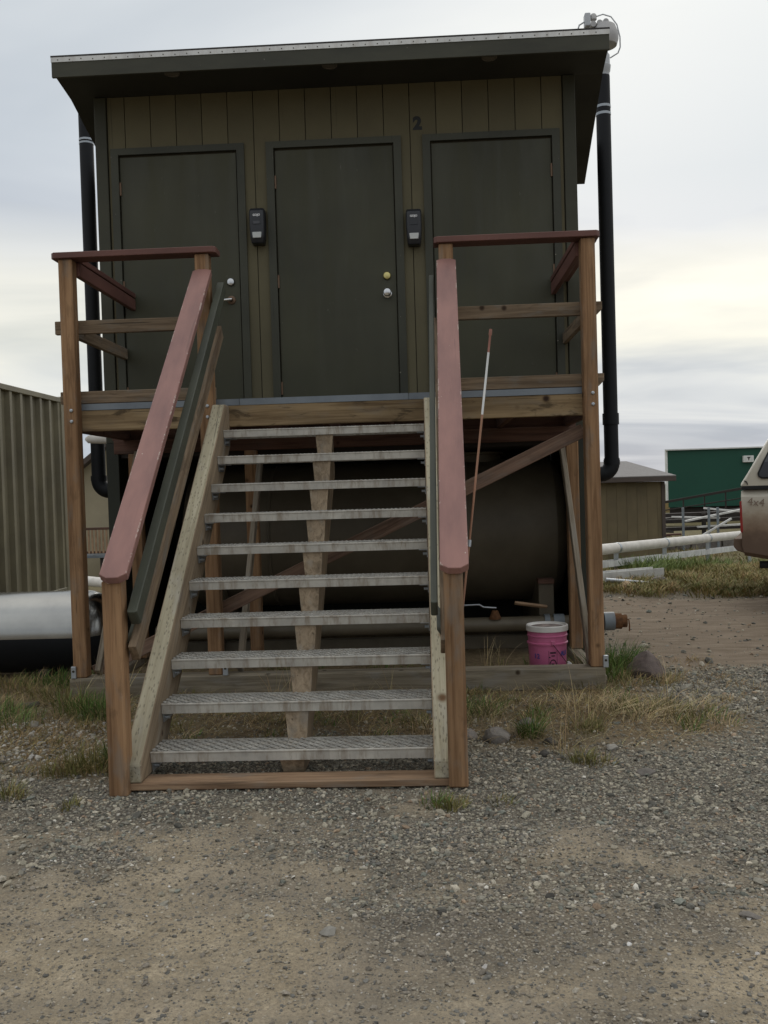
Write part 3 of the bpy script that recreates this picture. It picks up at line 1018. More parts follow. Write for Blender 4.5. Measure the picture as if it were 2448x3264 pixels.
# rear posts, braces, sills
for x in (1.612, 0.66, -0.808, -1.70):
    upright('rear_post', x, 1.085, 0.06, 1.624, 0.089, 0.089, 'cedar', deck)
board('long_brace', (1.535, 0.060, 1.640), (-1.705, 0.060, 0.150), 0.037, 0.089, 'brace_wood', deck, up=(0.4, 0, 1))
for x, zt in ((1.535, 1.56), (-0.730, 1.55), (-1.665, 1.625)):
    board('side_brace', (x, 1.035, zt), (x, 0.015, 0.150), 0.036, 0.07, 'grey_wood', deck)
prism('front_sill', [(-0.102, 0.0), (0.038, 0.0), (0.038, 0.138), (-0.102, 0.138)], -1.816, 1.610, 'sill_wood', deck, axis='x', bev=0.005)
for x in (-1.75, 1.60):
    board('side_sill', (x, 0.040, 0.03), (x, 1.15, 0.03), 0.089, 0.06, 'grey_wood', deck)
for x, sx in ((-1.787, -1), (-0.800, 1), (1.612, 1)):
    br = box('post_bracket', x - 0.016, x + 0.016, -0.1075, -0.103 + 0.012, 0.139, 0.215, 'galv', deck, 0.002)
    lathe('bracket_bolt', [(0.008, 0.0), (0.008, -0.004), (0.004, -0.006)], (x, -0.1080, 0.185), 'dark_core', br, 8, 'y')

# ------------------------------------------------------------------ staircase
st = thing('staircase', 'open wooden staircase with ten aluminium treads and sloped burgundy handrail caps', 'staircase', (-0.11, -1.0, 0))
Y1, Z1, G, RI = -1.9687, 0.1675, 0.195, 0.1699
SL = RI / G
ztop = lambda y: 0.147 + SL * (y + 2.10)
STV = 0.37


def stringer(name, x0, x1, mat):
    zc = 1.865
    yt = -2.10 + (zc - 0.147) / SL
    out = [(-2.10, 0.069), (-2.10, 0.147), (yt, zc), (-0.004, zc), (-0.004, ztop(-0.004) - STV), (-2.10 + (0.069 - 0.147 + STV) / SL, 0.069)]
    # local X along the slope so that the grain follows the board
    ang = math.atan(SL)
    M = T(0, -2.10, 0.069) @ Matrix.Rotation(R_(90), 4, 'Z') @ Matrix.Rotation(-ang, 4, 'Y')
    inv = M.inverted()
    n = len(out)
    vs = [inv @ Vector((x0, p[0], p[1])) for p in out] + [inv @ Vector((x1, p[0], p[1])) for p in out]
    fs = [tuple(range(n)), tuple(range(2 * n - 1, n - 1, -1))] + [(i, i + n, (i + 1) % n + n, (i + 1) % n) for i in range(n)]
    o = mesh(name, vs, fs, mat, st, M)
    bm = bmesh.new()
    bm.from_mesh(o.data)
    bmesh.ops.recalc_face_normals(bm, faces=bm.faces)
    bmesh.ops.bevel(bm, geom=bm.edges[:], offset=0.005, segments=1, affect='EDGES', profile=0.5)
    bm.to_mesh(o.data)
    bm.free()
    o.data.materials.append(MT['ctr_wood'])
    for pl in o.data.polygons:
        if abs(pl.normal.y) > 0.7:
            pl.material_index = 1
    return o


XL0, XL1, XR0, XR1 = -0.821, -0.739, 0.516, 0.598
s_l = stringer('stringer', XL0, XL1, 'stringer')
s_r = stringer('stringer', XR0, XR1, 'stringer')
# middle stringer with saw-tooth notches
out = []
TD = 0.212
for n in range(10):
    yf, z = Y1 + n * G + 0.012, Z1 + n * RI - 0.047
    out += [(yf, z), (yf + TD - 0.03, z)]
bot = [(-0.05, 1.40), (Y1 + 0.30, 0.04), (Y1 + 0.06, 0.04)]
co_ = [(p[0], p[1]) for p in out[:-1]] + [(-0.03, out[-1][1])] + bot
Mc = T(-0.108, -2.0, 0.05) @ Matrix.Rotation(R_(90), 4, 'Z') @ Matrix.Rotation(-math.atan(SL), 4, 'Y')
Mi = Mc.inverted()
n_ = len(co_)
hw_ = [(0.054 if i % 2 == 0 else 0.040) if i < 20 else 0.044 for i in range(n_)]
cv = [Mi @ Vector((-0.108 - h_, p[0], p[1])) for p, h_ in zip(co_, hw_)] + [Mi @ Vector((-0.108 + h_, p[0], p[1])) for p, h_ in zip(co_, hw_)]
fix_normals(mesh('centre_stringer', cv, [tuple(range(n_)), tuple(range(2 * n_ - 1, n_ - 1, -1))] + [(i, i + n_, (i + 1) % n_ + n_, (i + 1) % n_) for i in range(n_)], 'ctr_wood', st, Mc))

for n in range(10):
    y, z = Y1 + n * G, Z1 + n * RI
    x0, x1 = XL1 + 0.003, XR0 - 0.003
    tr = bpy.data.objects.new('tread', None)
    link(tr, T(0, y, z), st)
    sp = x0 + (x1 - x0) * random.uniform(0.58, 0.68)
    # front channel flange in two lapped lengths, rounded nosing
    for (a, b, off) in ((x0, sp, 0.0), (sp, x1, 0.0018)):
        pr = [(y - off, z - 0.046), (y - off, z - 0.010), (y - off - 0.003, z - 0.007), (y - off - 0.003, z - 0.002), (y - off, z), (y + 0.012, z - 0.001), (y + 0.012, z - 0.004), (y + 0.003, z - 0.006), (y + 0.003, z - 0.046)]
        prism('tread_flange', pr, a, b, 'alu', tr, axis='x')
    prism('rear_flange', [(y + TD, z - 0.046), (y + TD, z - 0.001), (y + TD - 0.012, z - 0.001), (y + TD - 0.012, z - 0.004), (y + TD - 0.003, z - 0.004), (y + TD - 0.003, z - 0.046)], x0, x1, 'alu', tr, axis='x')
    # serrated walking surface: zig-zag strands with raised teeth
    vs, fs = [], []
    rows, seg = 7, 100
    xs_ = np.linspace(x0, x1, seg + 1)
    for r in range(rows):
        yc = y + 0.016 + (TD - 0.030) * (r + 0.5) / rows
        hw = (TD - 0.030) / rows / 2
        for i, xx in enumerate(xs_):
            ph = i % 4
            dy = hw * 0.45 * (1 if (ph in (0, 1)) == (r % 2 == 0) else -1)
            tz = 0.0045 if (i % 2 == 0) else -0.001
            b_ = len(vs)
            vs += [(xx, yc + dy - hw * 0.62, z - 0.004), (xx, yc + dy - hw * 0.62, z - 0.001 + tz), (xx, yc + dy + hw * 0.62, z - 0.001 + tz * 0.8)]
            if i:
                fs += [(b_ - 3, b_, b_ + 1, b_ - 2), (b_ - 2, b_ + 1, b_ + 2, b_ - 1)]
    mesh('tread_surface', vs, fs, 'alu_top', tr)
    for xx, sg in ((x0, 1), (x1, -1)):
        bk = mesh('tread_bracket', [(xx - sg * 0.002, y + 0.015, z - 0.048), (xx + sg * 0.045, y + 0.015, z - 0.048), (xx + sg * 0.045, y + TD - 0.03, z - 0.048), (xx - sg * 0.002, y + TD - 0.03, z - 0.048),
                                   (xx - sg * 0.002, y + 0.03, z - 0.092), (xx - sg * 0.002, y + TD - 0.05, z - 0.092),
                                   (xx - sg * 0.002, y + 0.015, z - 0.052), (xx + sg * 0.045, y + 0.015, z - 0.052), (xx + sg * 0.045, y + TD - 0.03, z - 0.052), (xx - sg * 0.002, y + TD - 0.03, z - 0.052),
                                   (xx + sg * 0.003, y + 0.03, z - 0.092), (xx + sg * 0.003, y + TD - 0.05, z - 0.092), (xx + sg * 0.003, y + 0.015, z - 0.052), (xx + sg * 0.003, y + TD - 0.03, z - 0.052)],
                  [(0, 1, 2, 3), (6, 7, 8, 9), (0, 1, 7, 6), (1, 2, 8, 7), (12, 13, 11, 10), (12, 10, 4, 0), (10, 11, 5, 4)], 'galv', tr)
    for xx, sg in ((x0, 1), (x1, -1)):
        tube('tread_bolt', [(xx, y + 0.055, z - 0.074), (xx + sg * 0.024, y + 0.055, z - 0.074)], 0.0075, 'galv', tr, 8)
# base plate, newels
board('base_plate', (-0.792, -2.032, 0.052), (0.592, -2.032, 0.052), 0.135, 0.032, 'base_wood', st)
for x, z0 in ((-0.8295, 0.022), (0.6185, 0.040)):
    upright('newel_post', x, -2.095, z0, 0.945, 0.082, 0.086, 'cedar', st)
# sloped caps with clipped corners, rails under them
CY0, CZ0, CY1, CZ1 = -2.175, 0.945, -0.092, 2.712


def sloped(name, xb, xt, y0, z0, y1, z1, w, t, mat, clip=0.0, bev=0.004):
    p0, p1 = Vector((xb, y0, z0)), Vector((xt, y1, z1))
    d = p1 - p0
    L = d.length
    x = d.normalized()
    yv = Vector((-1, 0, 0))
    yv = (yv - x * yv.dot(x)).normalized()
    zv = x.cross(yv)
    M = Matrix(((x.x, yv.x, zv.x, p0.x), (x.y, yv.y, zv.y, p0.y), (x.z, yv.z, zv.z, p0.z), (0, 0, 0, 1)))
    h = w / 2
    out = [(0, -h + clip), (clip * 0.7, -h), (L - clip * 0.5, -h), (L, -h + clip), (L, h - clip), (L - clip * 0.5, h), (clip * 0.7, h), (0, h - clip)] if clip else [(0, -h), (L, -h), (L, h), (0, h)]
    n = len(out)
    vs = [(p[0], p[1], -t) for p in out] + [(p[0], p[1], 0) for p in out]
    fs = [tuple(range(n)), tuple(range(2 * n - 1, n - 1, -1))] + [(i, i + n, (i + 1) % n + n, (i + 1) % n) for i in range(n)]
    o = mesh(name, vs, fs, mat, st, M)
    bm = bmesh.new()
    bm.from_mesh(o.data)
    bmesh.ops.recalc_face_normals(bm, faces=bm.faces)
    bmesh.ops.bevel(bm, geom=bm.edges[:], offset=bev, segments=2, affect='EDGES', profile=0.5)
    bm.to_mesh(o.data)
    bm.free()
    return o


sloped('handrail_cap', -0.812, -0.863, CY0, CZ0 + 0.018, CY1, CZ1 + 0.018, 0.118, 0.038, 'cap_paint', 0.034)
sloped('handrail_cap', 0.6235, 0.682, CY0, CZ0 + 0.022, CY1, CZ1 + 0.022, 0.120, 0.038, 'cap_paint', 0.034)
for xb, xt in ((-0.828, -0.868), (0.6185, 0.682)):
    sloped('rail_support', xb, xt, -2.05, 1.006, CY1 + 0.002, CZ1 - 0.042, 0.038, 0.085, 'ctr_wood')
sloped('lower_rail', -0.757, -0.790, -2.11, 0.660, 0.0, 2.385, 0.036, 0.089, 'rail_wood')
sloped('lower_rail', 0.577, 0.615, -2.11, 0.660, 0.0, 2.385, 0.036, 0.089, 'rail_wood')
sloped('grab_rail', -0.748, -0.772, -2.125, 0.810, 0.02, 2.668, 0.044, 0.080, 'green_rail', 0.008)
sloped('grab_rail', 0.5365, 0.587, -2.125, 0.820, 0.02, 2.660, 0.030, 0.085, 'green_rail', 0.006)
for xw, sg in ((-0.795, -1), (0.575, 1)):
    mesh('rail_bracket', [(xw, -2.09, 0.655), (xw - sg * 0.03, -2.09, 0.70), (xw - sg * 0.03, -1.97, 0.80), (xw, -1.97, 0.755), (xw, -2.03, 0.60), (xw + sg * 0.004, -2.03, 0.60), (xw + sg * 0.004, -1.97, 0.755), (xw + sg * 0.004, -2.09, 0.655)],
         [(0, 1, 2, 3), (0, 3, 4), (7, 6, 5), (0, 4, 5, 7), (3, 6, 5, 4)], 'green_rail', st)

# ------------------------------------------------------------------ vault tank and drain below the floor
vt = thing('vault_tank', 'large olive cylindrical holding tank in the dark under the hut', 'tank', (0.08, 2.0, 0))
prof = [(0.02, -1.60), (0.34, -1.58), (0.54, -1.52), (0.60, -1.46), (0.60, 1.48), (0.54, 1.55), (0.34, 1.61), (0.02, 1.63)]
lathe('shell', prof, (0.06, 2.02, 0.93), 'tank', vt, 40, 'x')
for x in (-0.75, 0.62):
    lathe('weld_seam', [(0.600, -0.012), (0.607, -0.008), (0.607, 0.008), (0.600, 0.012)], (x, 2.02, 0.93), 'tank', vt, 40, 'x')
lathe('manhole', [(0.20, 0.0), (0.20, 0.06), (0.23, 0.065), (0.23, 0.085), (0.05, 0.09)], (0.95, 2.02, 1.50), 'tank', vt, 24)
for x in (-1.2, 1.43):
    box('saddle', x - 0.059, x + 0.059, 1.36, 2.66, 0.03, 0.52, 'tank', vt)
for x in (-1.2, 1.43):
    box('saddle_cap', x - 0.062, x + 0.062, 1.34, 1.46, 0.522, 0.56, 'stain_red', vt)
board('skid_beam', (-1.70, 1.50, 0.055), (1.62, 1.50, 0.055), 0.09, 0.10, 'tank_pipe', vt)
dp = thing('drain_pipe', 'tan drain pipe lying under the deck with a grey coupling and rusty plug', 'pipe', (1.2, 1.2, 0.2))
tube('pipe', [(-1.64, 1.14 + 0.14, 0.213), (1.60, 1.28, 0.225), (1.86, 1.28, 0.228)], 0.058, 'tank_pipe', dp, 20)
for a, b, r, m in ((1.40, 1.44, 0.068, 'steel_blue'), (1.47, 1.55, 0.066, 'steel_blue'), (1.835, 1.855, 0.068, 'rubber'), (1.856, 1.935, 0.071, 'steel_blue'), (1.936, 1.990, 0.061, 'rust'), (1.991, 2.03, 0.050, 'rust')):
    tube('coupling' if m != 'rust' else 'plug', [(a, 1.28, 0.228), (b, 1.28, 0.228)], r, m, dp, 18)
tube('plug_chain', [(2.02, 1.27, 0.235), (2.045, 1.268, 0.24), (2.05, 1.266, 0.19), (2.048, 1.266, 0.15)], 0.006, 'rust', dp, 6)
vh = tube('valve', [(1.02, 1.26, 0.27), (1.02, 1.26, 0.335)], [0.05, 0.022], 'rust', dp, 12)
tube('valve_handle', [(1.03, 1.25, 0.355), (0.93, 1.235, 0.365), (0.90, 1.235, 0.385), (0.62, 1.22, 0.380)], 0.007, 'galv', vh, 6)
tag(tube('wood_scrap', [(1.17, 1.22, 0.395), (1.42, 1.25, 0.355)], 0.014, 'lath', None, 4), 'broken lath stick lying above the drain pipe', 'stick')

# ------------------------------------------------------------------ vent pipes


def vent(x, y, z0, z1, side, label, bands, couplings, fan=False):
    t = thing('vent_pipe', label, 'vent pipe', (x, y, 0), 'black vent pipes at the hut sides')
    r = 0.0635
    rb = 0.10
    pts = [(x, y, z1)] + [(x, y, z0 + 0.16)]
    tube('pipe', [(x, y, z1), (x, y, z0 + 0.13)], r, 'pvc', t, 22)
    el = []
    for k in range(8):
        a = (k / 7) * math.pi / 2
        el.append((x - side * (rb - rb * math.cos(a)), y, z0 + rb - rb * math.sin(a)))
    el = [(x, y, z0 + rb + 0.04)] + el + [(x - side * (rb + 0.05), y, z0)]
    tube('elbow', el, r + 0.006, 'pvc', t, 22)
    tube('inlet', [(x - side * (rb + 0.04), y, z0), (x - side * (rb + 0.34), y, z0)], r, 'pvc', t, 22)
    for a, b in couplings:
        tube('coupling', [(x, y, a), (x, y, b)], r + 0.009, 'pvc', t, 22)
    for zb, h, tilt in bands:
        tube('tape_band', [(x - tilt * 0.3, y, zb), (x + tilt * 0.3, y, zb + h)], r + 0.0025, 'tape', t, 22)
    return t, r


vr, r = vent(2.183, 2.5, 1.375, 4.90, 1, 'black vent pipe with a grey fan on top, beside the brown shed side', [(4.62, 0.022, 0.0), (4.555, 0.022, 0.0)], [(1.815, 1.915), (1.455, 1.50)])
vl, _ = vent(-2.485, 2.5, 1.36, 4.88, -1, 'black vent pipe without a fan, beside the corrugated container', [(4.545, 0.018, 0), (4.515, 0.016, 0)], [(1.455, 1.50)])
lathe('reducer', [(0.055, 0.0), (0.055, 0.03), (0.062, 0.04), (0.068, 0.09), (0.060, 0.10), (0.060, 0.18), (0.046, 0.20), (0.046, 0.30)], (2.19, 2.5, 4.90), 'conduit', vr, 22)
fan = lathe('fan_housing', [(0.05, 0.0), (0.11, 0.0), (0.125, 0.05), (0.125, 0.10), (0.10, 0.17), (0.05, 0.205), (0.01, 0.21)], (2.205, 2.5, 5.165), 'vent_grey', vr, 26)
for k in range(3):
    tube('fan_fin', [(2.10 + 0.055 * k, 2.42, 5.33 + 0.008 * k), (2.10 + 0.055 * k, 2.58, 5.33 + 0.008 * k)], 0.026, 'vent_grey', fan, 10)
box('junction_box', 2.035, 2.085, 2.46, 2.54, 5.335, 5.45, 'conduit', vr, 0.006)
lathe('gland', [(0.030, 0.0), (0.030, 0.035), (0.02, 0.05)], (2.115, 2.5, 5.40), 'vent_grey', vr, 12)
tube('conduit_loop', [(2.13, 2.5, 5.425), (2.20, 2.5, 5.445), (2.27, 2.5, 5.42), (2.32, 2.5, 5.35), (2.345, 2.5, 5.24), (2.345, 2.5, 5.15), (2.325, 2.5, 5.10), (2.255, 2.5, 5.06)], 0.006, 'conduit', vr, 8)
tube('supply_conduit', [(2.035, 2.5, 5.385), (1.99, 2.5, 5.36), (1.97, 2.5, 5.30), (1.965, 2.5, 4.31)], 0.007, 'conduit', vr, 8)
tag(tube('white_drain_stub', [(-2.215, 1.45, 1.775), (-2.19, 1.45, 1.772), (-1.97, 1.45, 1.757)], [0.012, 0.033, 0.033], 'white_pipe', None, 14), 'short white pipe stub poking from the hut wall under the deck', 'pipe')

# ------------------------------------------------------------------ pink bucket
bx, by, bz = 1.290, 0.225, float(height(1.29, 0.225)) + 0.0
bk = thing('bucket', 'pink plastic bucket with a dirty white lid behind the front sill', 'bucket', (bx, by, bz))
H = 0.372 - bz
lathe('body', [(0.114, 0.0), (0.117, 0.004), (0.126, H * 0.66), (0.134, H * 0.665), (0.135, H * 0.69), (0.127, H * 0.70), (0.128, H * 0.80), (0.133, H * 0.805), (0.133, H * 0.82), (0.129, H * 0.83), (0.130, H * 0.93)], (bx, by, bz), 'pink', bk, 40)
ld = lathe('lid', [(0.134, H * 0.895), (0.138, H * 0.90), (0.138, H * 0.985), (0.134, H), (0.127, H), (0.124, H * 0.975), (0.115, H * 0.96), (0.02, H * 0.955)], (bx, by, bz), 'lid', bk, 40)
lathe('lid_residue', [(0.108, H * 0.962), (0.106, H * 0.966), (0.01, H * 0.968)], (bx, by, bz), 'lid_dirt', ld, 30)


def curved_patch(a0, a1, z0, z1, r, n=10, v0=0):
    vs, fs = [], []
    for i in range(n + 1):
        a = a0 + (a1 - a0) * i / n
        for z in (z0, z1):
            vs.append((r * math.cos(a), r * math.sin(a), z))
        if i:
            b_ = v0 + 2 * i
            fs.append((b_ - 2, b_, b_ + 1, b_ - 1))
    return vs, fs


vs, fs = [], []
rr = 0.1265


def addp(a0, a1, z0, z1):
    v, f = curved_patch(R_(a0), R_(a1), z0 * H, z1 * H, rr, 4, len(vs))
    vs.extend(v)
    fs.extend(f)


ac = -81
addp(ac - 13, ac - 12, 0.05, 0.57)
addp(ac + 12, ac + 13, 0.05, 0.57)
addp(ac - 9, ac + 9, 0.515, 0.545)
addp(ac - 5, ac + 6, 0.465, 0.485)
addp(ac - 12, ac - 8, 0.44, 0.46)
for i in range(20):
    a, b = i / 20 * 2 * math.pi, (i + 1) / 20 * 2 * math.pi
    q = len(vs)
    for (t_a, rad) in ((a, 1.0), (b, 1.0), (b, 0.80), (a, 0.80)):
        an = R_(ac + 11 * rad * math.cos(t_a))
        vs.append((rr * math.cos(an), rr * math.sin(an), (0.31 + 0.105 * rad * math.sin(t_a)) * H))
    fs.append((q, q + 1, q + 2, q + 3))
addp(ac - 5, ac + 3, 0.26, 0.34)
addp(ac - 2, ac + 8, 0.23, 0.27)
for k in range(3):
    addp(ac - 10 + 8 * k, ac - 5 + 8 * k, 0.06, 0.17)
mesh('printed_label', vs, fs, 'black_print', bk, T(bx, by, bz))
for s, ang, zf in (('A', -50, 0.50), ('U', -40, 0.505), ('I', -32, 0.51), ('12', -130, 0.46)):
    a = R_(ang)
    text('blue_lettering', s, 0.045, T(bx + 0.1275 * math.cos(a), by + 0.1275 * math.sin(a), bz + zf * H) @ Matrix.Rotation(a + math.pi / 2, 4, 'Z') @ Matrix.Rotation(R_(90), 4, 'X'), 'blue_print', bk, 0.0004, 0.0008)
box('bail_ear', bx + 0.008, bx + 0.034, by - 0.141, by - 0.124, bz + H * 0.66, bz + H * 0.745, 'pink', bk, 0.003)
bl = tube('bail_handle', [(bx + 0.02, by - 0.142, bz + H * 0.68), (bx + 0.06, by - 0.128, bz + H * 0.53), (bx + 0.11, by - 0.088, bz + H * 0.34), (bx + 0.148, by - 0.01, bz + H * 0.27), (bx + 0.12, by + 0.08, bz + H * 0.36), (bx - 0.01, by + 0.14, bz + H * 0.68)], 0.0022, 'black_print', bk, 6)
tube('bail_grip', [(bx + 0.128, by - 0.062, bz + H * 0.315), (bx + 0.146, by - 0.02, bz + H * 0.265)], 0.011, 'white_trim', bl, 10)

# marker rod leaning behind the right newel
rod0, rod1 = Vector((0.565, -1.94, 0.02)), Vector((0.841, -1.6, 2.034))
rd = thing('marker_rod', 'thin orange brown marker rod with a white band leaning by the handrail', 'rod', tuple(rod0))
rl = lambda t: tuple(rod0.lerp(rod1, t))
tube('shaft', [rl(0), rl(0.80)], 0.0052, 'rod', rd, 8)
tube('white_band', [rl(0.8), rl(0.945)], 0.0052, 'rod_white', rd, 8)
tube('tip', [rl(0.945), rl(0.985), rl(0.987), rl(1.0)], [0.0052, 0.0052, 0.008, 0.007], 'rod_red', rd, 8)
tube('strap', [rl(0.50), rl(0.515)], 0.010, 'galv', rd, 8)

# ------------------------------------------------------------------ container, polished tank
ct = thing('shipping_container', 'olive corrugated steel shipping container beside the hut', 'container', (-5.3, 2.9, 0))
CX, CYa, CYb, CZ = -4.12, -0.2, 5.93, 2.60
vs, fs = [], []
y = CYa + 0.12
per = [(0.0, 0.0), (0.060, 0.0), (0.095, -0.05), (0.243, -0.05), (0.278, 0.0)]
line = []
while y < CYb - 0.30:
    for dy, dx in per[:-1]:
        line.append((CX + dx, y + dy))
    y += 0.278
line.append((CX, y))
line.append((CX, CYb - 0.10))
for i, (x, yy) in enumerate(line):
    vs += [(x, yy, 0.16), (x, yy, CZ - 0.07)]
    if i:
        fs.append((2 * i - 2, 2 * i - 1, 2 * i + 1, 2 * i))
mesh('side_panel', vs, fs, 'container', ct)
for yy in (CYa, CYb - 0.10):
    for xx in (CX - 0.10, CX - 2.44):
        box('corner_post', xx, xx + 0.115, yy, yy + 0.115, 0.02, CZ, 'container', ct, 0.008)
box('top_rail', CX - 0.06, CX + 0.012, CYa + 0.12, CYb - 0.102, CZ - 0.075, CZ - 0.012, 'container', ct, 0.005)
box('bottom_rail', CX - 0.06, CX + 0.012, CYa + 0.12, CYb - 0.102, 0.03, 0.165, 'container', ct, 0.005)
box('roof_sheet', CX - 2.38, CX - 0.062, CYa + 0.12, CYb - 0.01, CZ - 0.06, CZ - 0.02, 'container', ct, 0)
box('end_wall', CX - 2.32, CX - 0.105, CYb - 0.08, CYb - 0.03, 0.05, CZ - 0.062, 'container', ct, 0)
box('end_wall', CX - 2.32, CX - 0.105, CYa + 0.03, CYa + 0.08, 0.05, CZ - 0.062, 'container', ct, 0)
box('far_side', CX - 2.42, CX - 2.38, CYa + 0.12, CYb - 0.12, 0.05, CZ - 0.062, 'container', ct, 0)

pt = thing('aluminium_tank', 'polished aluminium cylindrical tank lying on the ground beside the deck', 'tank', (-2.9, 0.85, 0))
prof = [(0.01, -1.06), (0.16, -1.045), (0.25, -1.00), (0.292, -0.94), (0.30, -0.90), (0.30, 0.86), (0.296, 0.91), (0.270, 0.975), (0.20, 1.035), (0.10, 1.06), (0.01, 1.065)]


def half_lathe(name, prof, c, mat, parent, a0, a1, n=36):
    vs, fs = [], []
    for r, h in prof:
        for k in range(n + 1):
            a = a0 + (a1 - a0) * k / n
            vs.append((h, r * math.cos(a), r * math.sin(a)))
    for i in range(len(prof) - 1):
        for k in range(n):
            fs.append((i * (n + 1) + k, i * (n + 1) + k + 1, (i + 1) * (n + 1) + k + 1, (i + 1) * (n + 1) + k))
    return shade(fix_normals(mesh(name, vs, fs, mat, parent, T(*c))), 60)


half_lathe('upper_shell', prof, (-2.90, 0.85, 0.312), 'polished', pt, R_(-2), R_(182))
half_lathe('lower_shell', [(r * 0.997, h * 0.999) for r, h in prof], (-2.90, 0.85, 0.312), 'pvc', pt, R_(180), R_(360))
for x in (-3.5, -2.3):
    box('cradle', x - 0.04, x + 0.04, 0.66, 1.04, -0.02, 0.06, 'dark_wood', pt)

# ------------------------------------------------------------------ background right
sh = thing('storage_shed', 'low tan shed with grey hip roof behind the white pipe', 'shed', (3.2, 14.4, -0.5))
SX0, SX1, SY0, SY1, SZ = 0.9, 5.24, 13.0, 16.2, 1.285
box('wall', SX0 + 0.02, SX1 - 0.02, SY0 + 0.02, SY1, -0.75, SZ, 'shed_wall', sh, 0)
k = SX0
while k < SX1 - 0.05:
    box('siding_board', k + 0.003, min(k + 0.2, SX1 - 0.06) - 0.003, SY0 + 0.013, SY0 + 0.0195, -0.70, SZ - 0.002, 'shed_wall', sh, 0)
    k += 0.2
box('corner_trim', SX1 - 0.055, SX1 + 0.012, SY0 - 0.012, SY0 + 0.06, -0.72, SZ - 0.002, 'shed_trim', sh)
ov, zr = 0.19, 1.74
rx0, rx1, ry = SX0 + 1.2, 4.92, 14.5
E0 = [(SX0 - ov, SY0 - ov, 1.40), (SX1 + ov, SY0 - ov, 1.40), (SX1 + ov, SY1 + ov, 1.40), (SX0 - ov, SY1 + ov, 1.40), (rx0, ry, zr), (rx1 - 0.1, ry, zr)]
mesh('roof', E0 + [(p[0], p[1], 1.385) for p in E0[:4]], [(0, 1, 5, 4), (1, 2, 5), (2, 3, 4, 5), (3, 0, 4), (9, 8, 7, 6), (0, 6, 7, 1), (1, 7, 8, 2), (2, 8, 9, 3), (3, 9, 6, 0)], 'shingle', sh)
box('fascia', SX0 - ov, SX1 + ov, SY0 - ov, SY0 - ov + 0.02, 1.29, 1.383, 'shed_trim', sh)
box('fascia', SX1 + ov - 0.02, SX1 + ov, SY0 - ov + 0.021, SY1 + ov, 1.29, 1.383, 'shed_trim', sh)
box('soffit', SX0 - ov, SX1 + ov - 0.021, SY0 - ov + 0.021, SY1 + ov, 1.287, 1.30, 'shed_trim', sh, 0)

gb = thing('green_building', 'long dark green metal clad building with white trim beyond the shed', 'building', (20, 42, -0.5))
GX0, GX1, GY0 = 11.6, 30.0, 38.0
prism('wall', [(GX0, GY0), (GX1, GY0), (GX1 + 3, 47), (GX0 + 3, 47)], 0.05, 2.66, 'green_wall', gb, axis='z')
box('white_corner', GX0 - 0.07, GX0 - 0.003, GY0 - 0.03, GY0 + 0.2, 0.3, 2.66, 'white_trim', gb)
prism('roof_edge', [(GX0 - 0.15, GY0 - 0.12), (GX1, GY0 - 0.12), (GX1 + 3, 47.1), (GX0 + 2.9, 47.1)], 2.665, 2.72, 'white_trim', gb, axis='z')
prism('skirting', [(GX0 + 0.1, GY0 + 0.2), (GX1, GY0 + 0.2), (GX1 + 2.8, 46.5), (GX0 + 2.9, 46.5)], -0.8, 0.028, 'dark_wood', gb, axis='z')
lm = box('wall_lamp', 14.98, 15.45, GY0 - 0.16, GY0 - 0.003, 2.02, 2.32, 'white_trim', gb, 0.01)
mesh('lamp_emblem', [(15.13, GY0 - 0.163, 2.26), (15.31, GY0 - 0.163, 2.26), (15.24, GY0 - 0.163, 2.17), (15.24, GY0 - 0.163, 2.10), (15.20, GY0 - 0.163, 2.10), (15.20, GY0 - 0.163, 2.17)], [(0, 5, 4, 3, 2, 1)], 'dark_wood', lm)

rp = thing('access_ramp', 'dark sloping access ramp with railing in front of the green building', 'ramp', (11.5, 33, -0.6))
board('ramp_beam', (9.9, 33.0, 0.37), (14.6, 33.0, 1.08), 0.06, 0.10, 'dark_wood', rp)
board('ramp_rail', (9.9, 32.98, 0.05), (14.6, 32.98, 0.66), 0.05, 0.045, 'dark_wood', rp)
board('ramp_deck', (9.9, 33.4, -0.35), (14.6, 33.4, 0.12), 0.9, 0.14, 'dark_wood', rp)
for k in range(6):
    x = 10.1 + 0.85 * k
    board('ramp_post', (x, 33.02, -0.65), (x, 33.02, 0.38 + 0.151 * (x - 9.9)), 0.05, 0.05, 'dark_wood', rp, up=(0, 1, 0))
yb = thing('yellow_house', 'yellow tan house glimpsed between the shed and the green building', 'house', (16, 54, -0.5))
box('wall', 14.2, 18.0, 52, 58, -1.0, 0.1, 'yellow', yb, 0)
box('upper_wall', 14.2, 18.0, 51.97, 57.9, 0.102, 0.95, 'cream_wall', yb, 0)
box('roof', 14.1, 18.2, 51.7, 58.2, 0.952, 1.05, 'shingle', yb)

# white utility pipe with clamps and steel supports
wp = thing('utility_pipe', 'long white corrugated utility pipe on low steel supports behind the lane', 'pipe', (3.5, 8, 0))
A, B = Vector((2.883, 7.0, 0.380)), Vector((6.521, 12.5, 0.206))
dirp = (B - A)
P0, P1 = A - dirp * 0.42, A + dirp * 1.7
nseg = 1640
pts = [P0.lerp(P1, i / nseg) for i in range(nseg + 1)]
rs = [0.0705 + (0.0042 if i % 4 in (0, 1) else 0) for i in range(nseg + 1)]
tube('pipe', pts, rs, 'white_pipe', wp, 16)
for t in (0.235, 0.375, 0.53, 0.72):
    p, q = P0.lerp(P1, t), P0.lerp(P1, t + 0.004)
    tube('clamp', [p, q], 0.079, 'galv', wp, 16)
    gz = float(height(p.x, p.y))
    board('support', (p.x, p.y, gz - 0.05), (p.x, p.y, p.z - 0.07), 0.06, 0.04, 'galv', wp, up=(0, 1, 0))


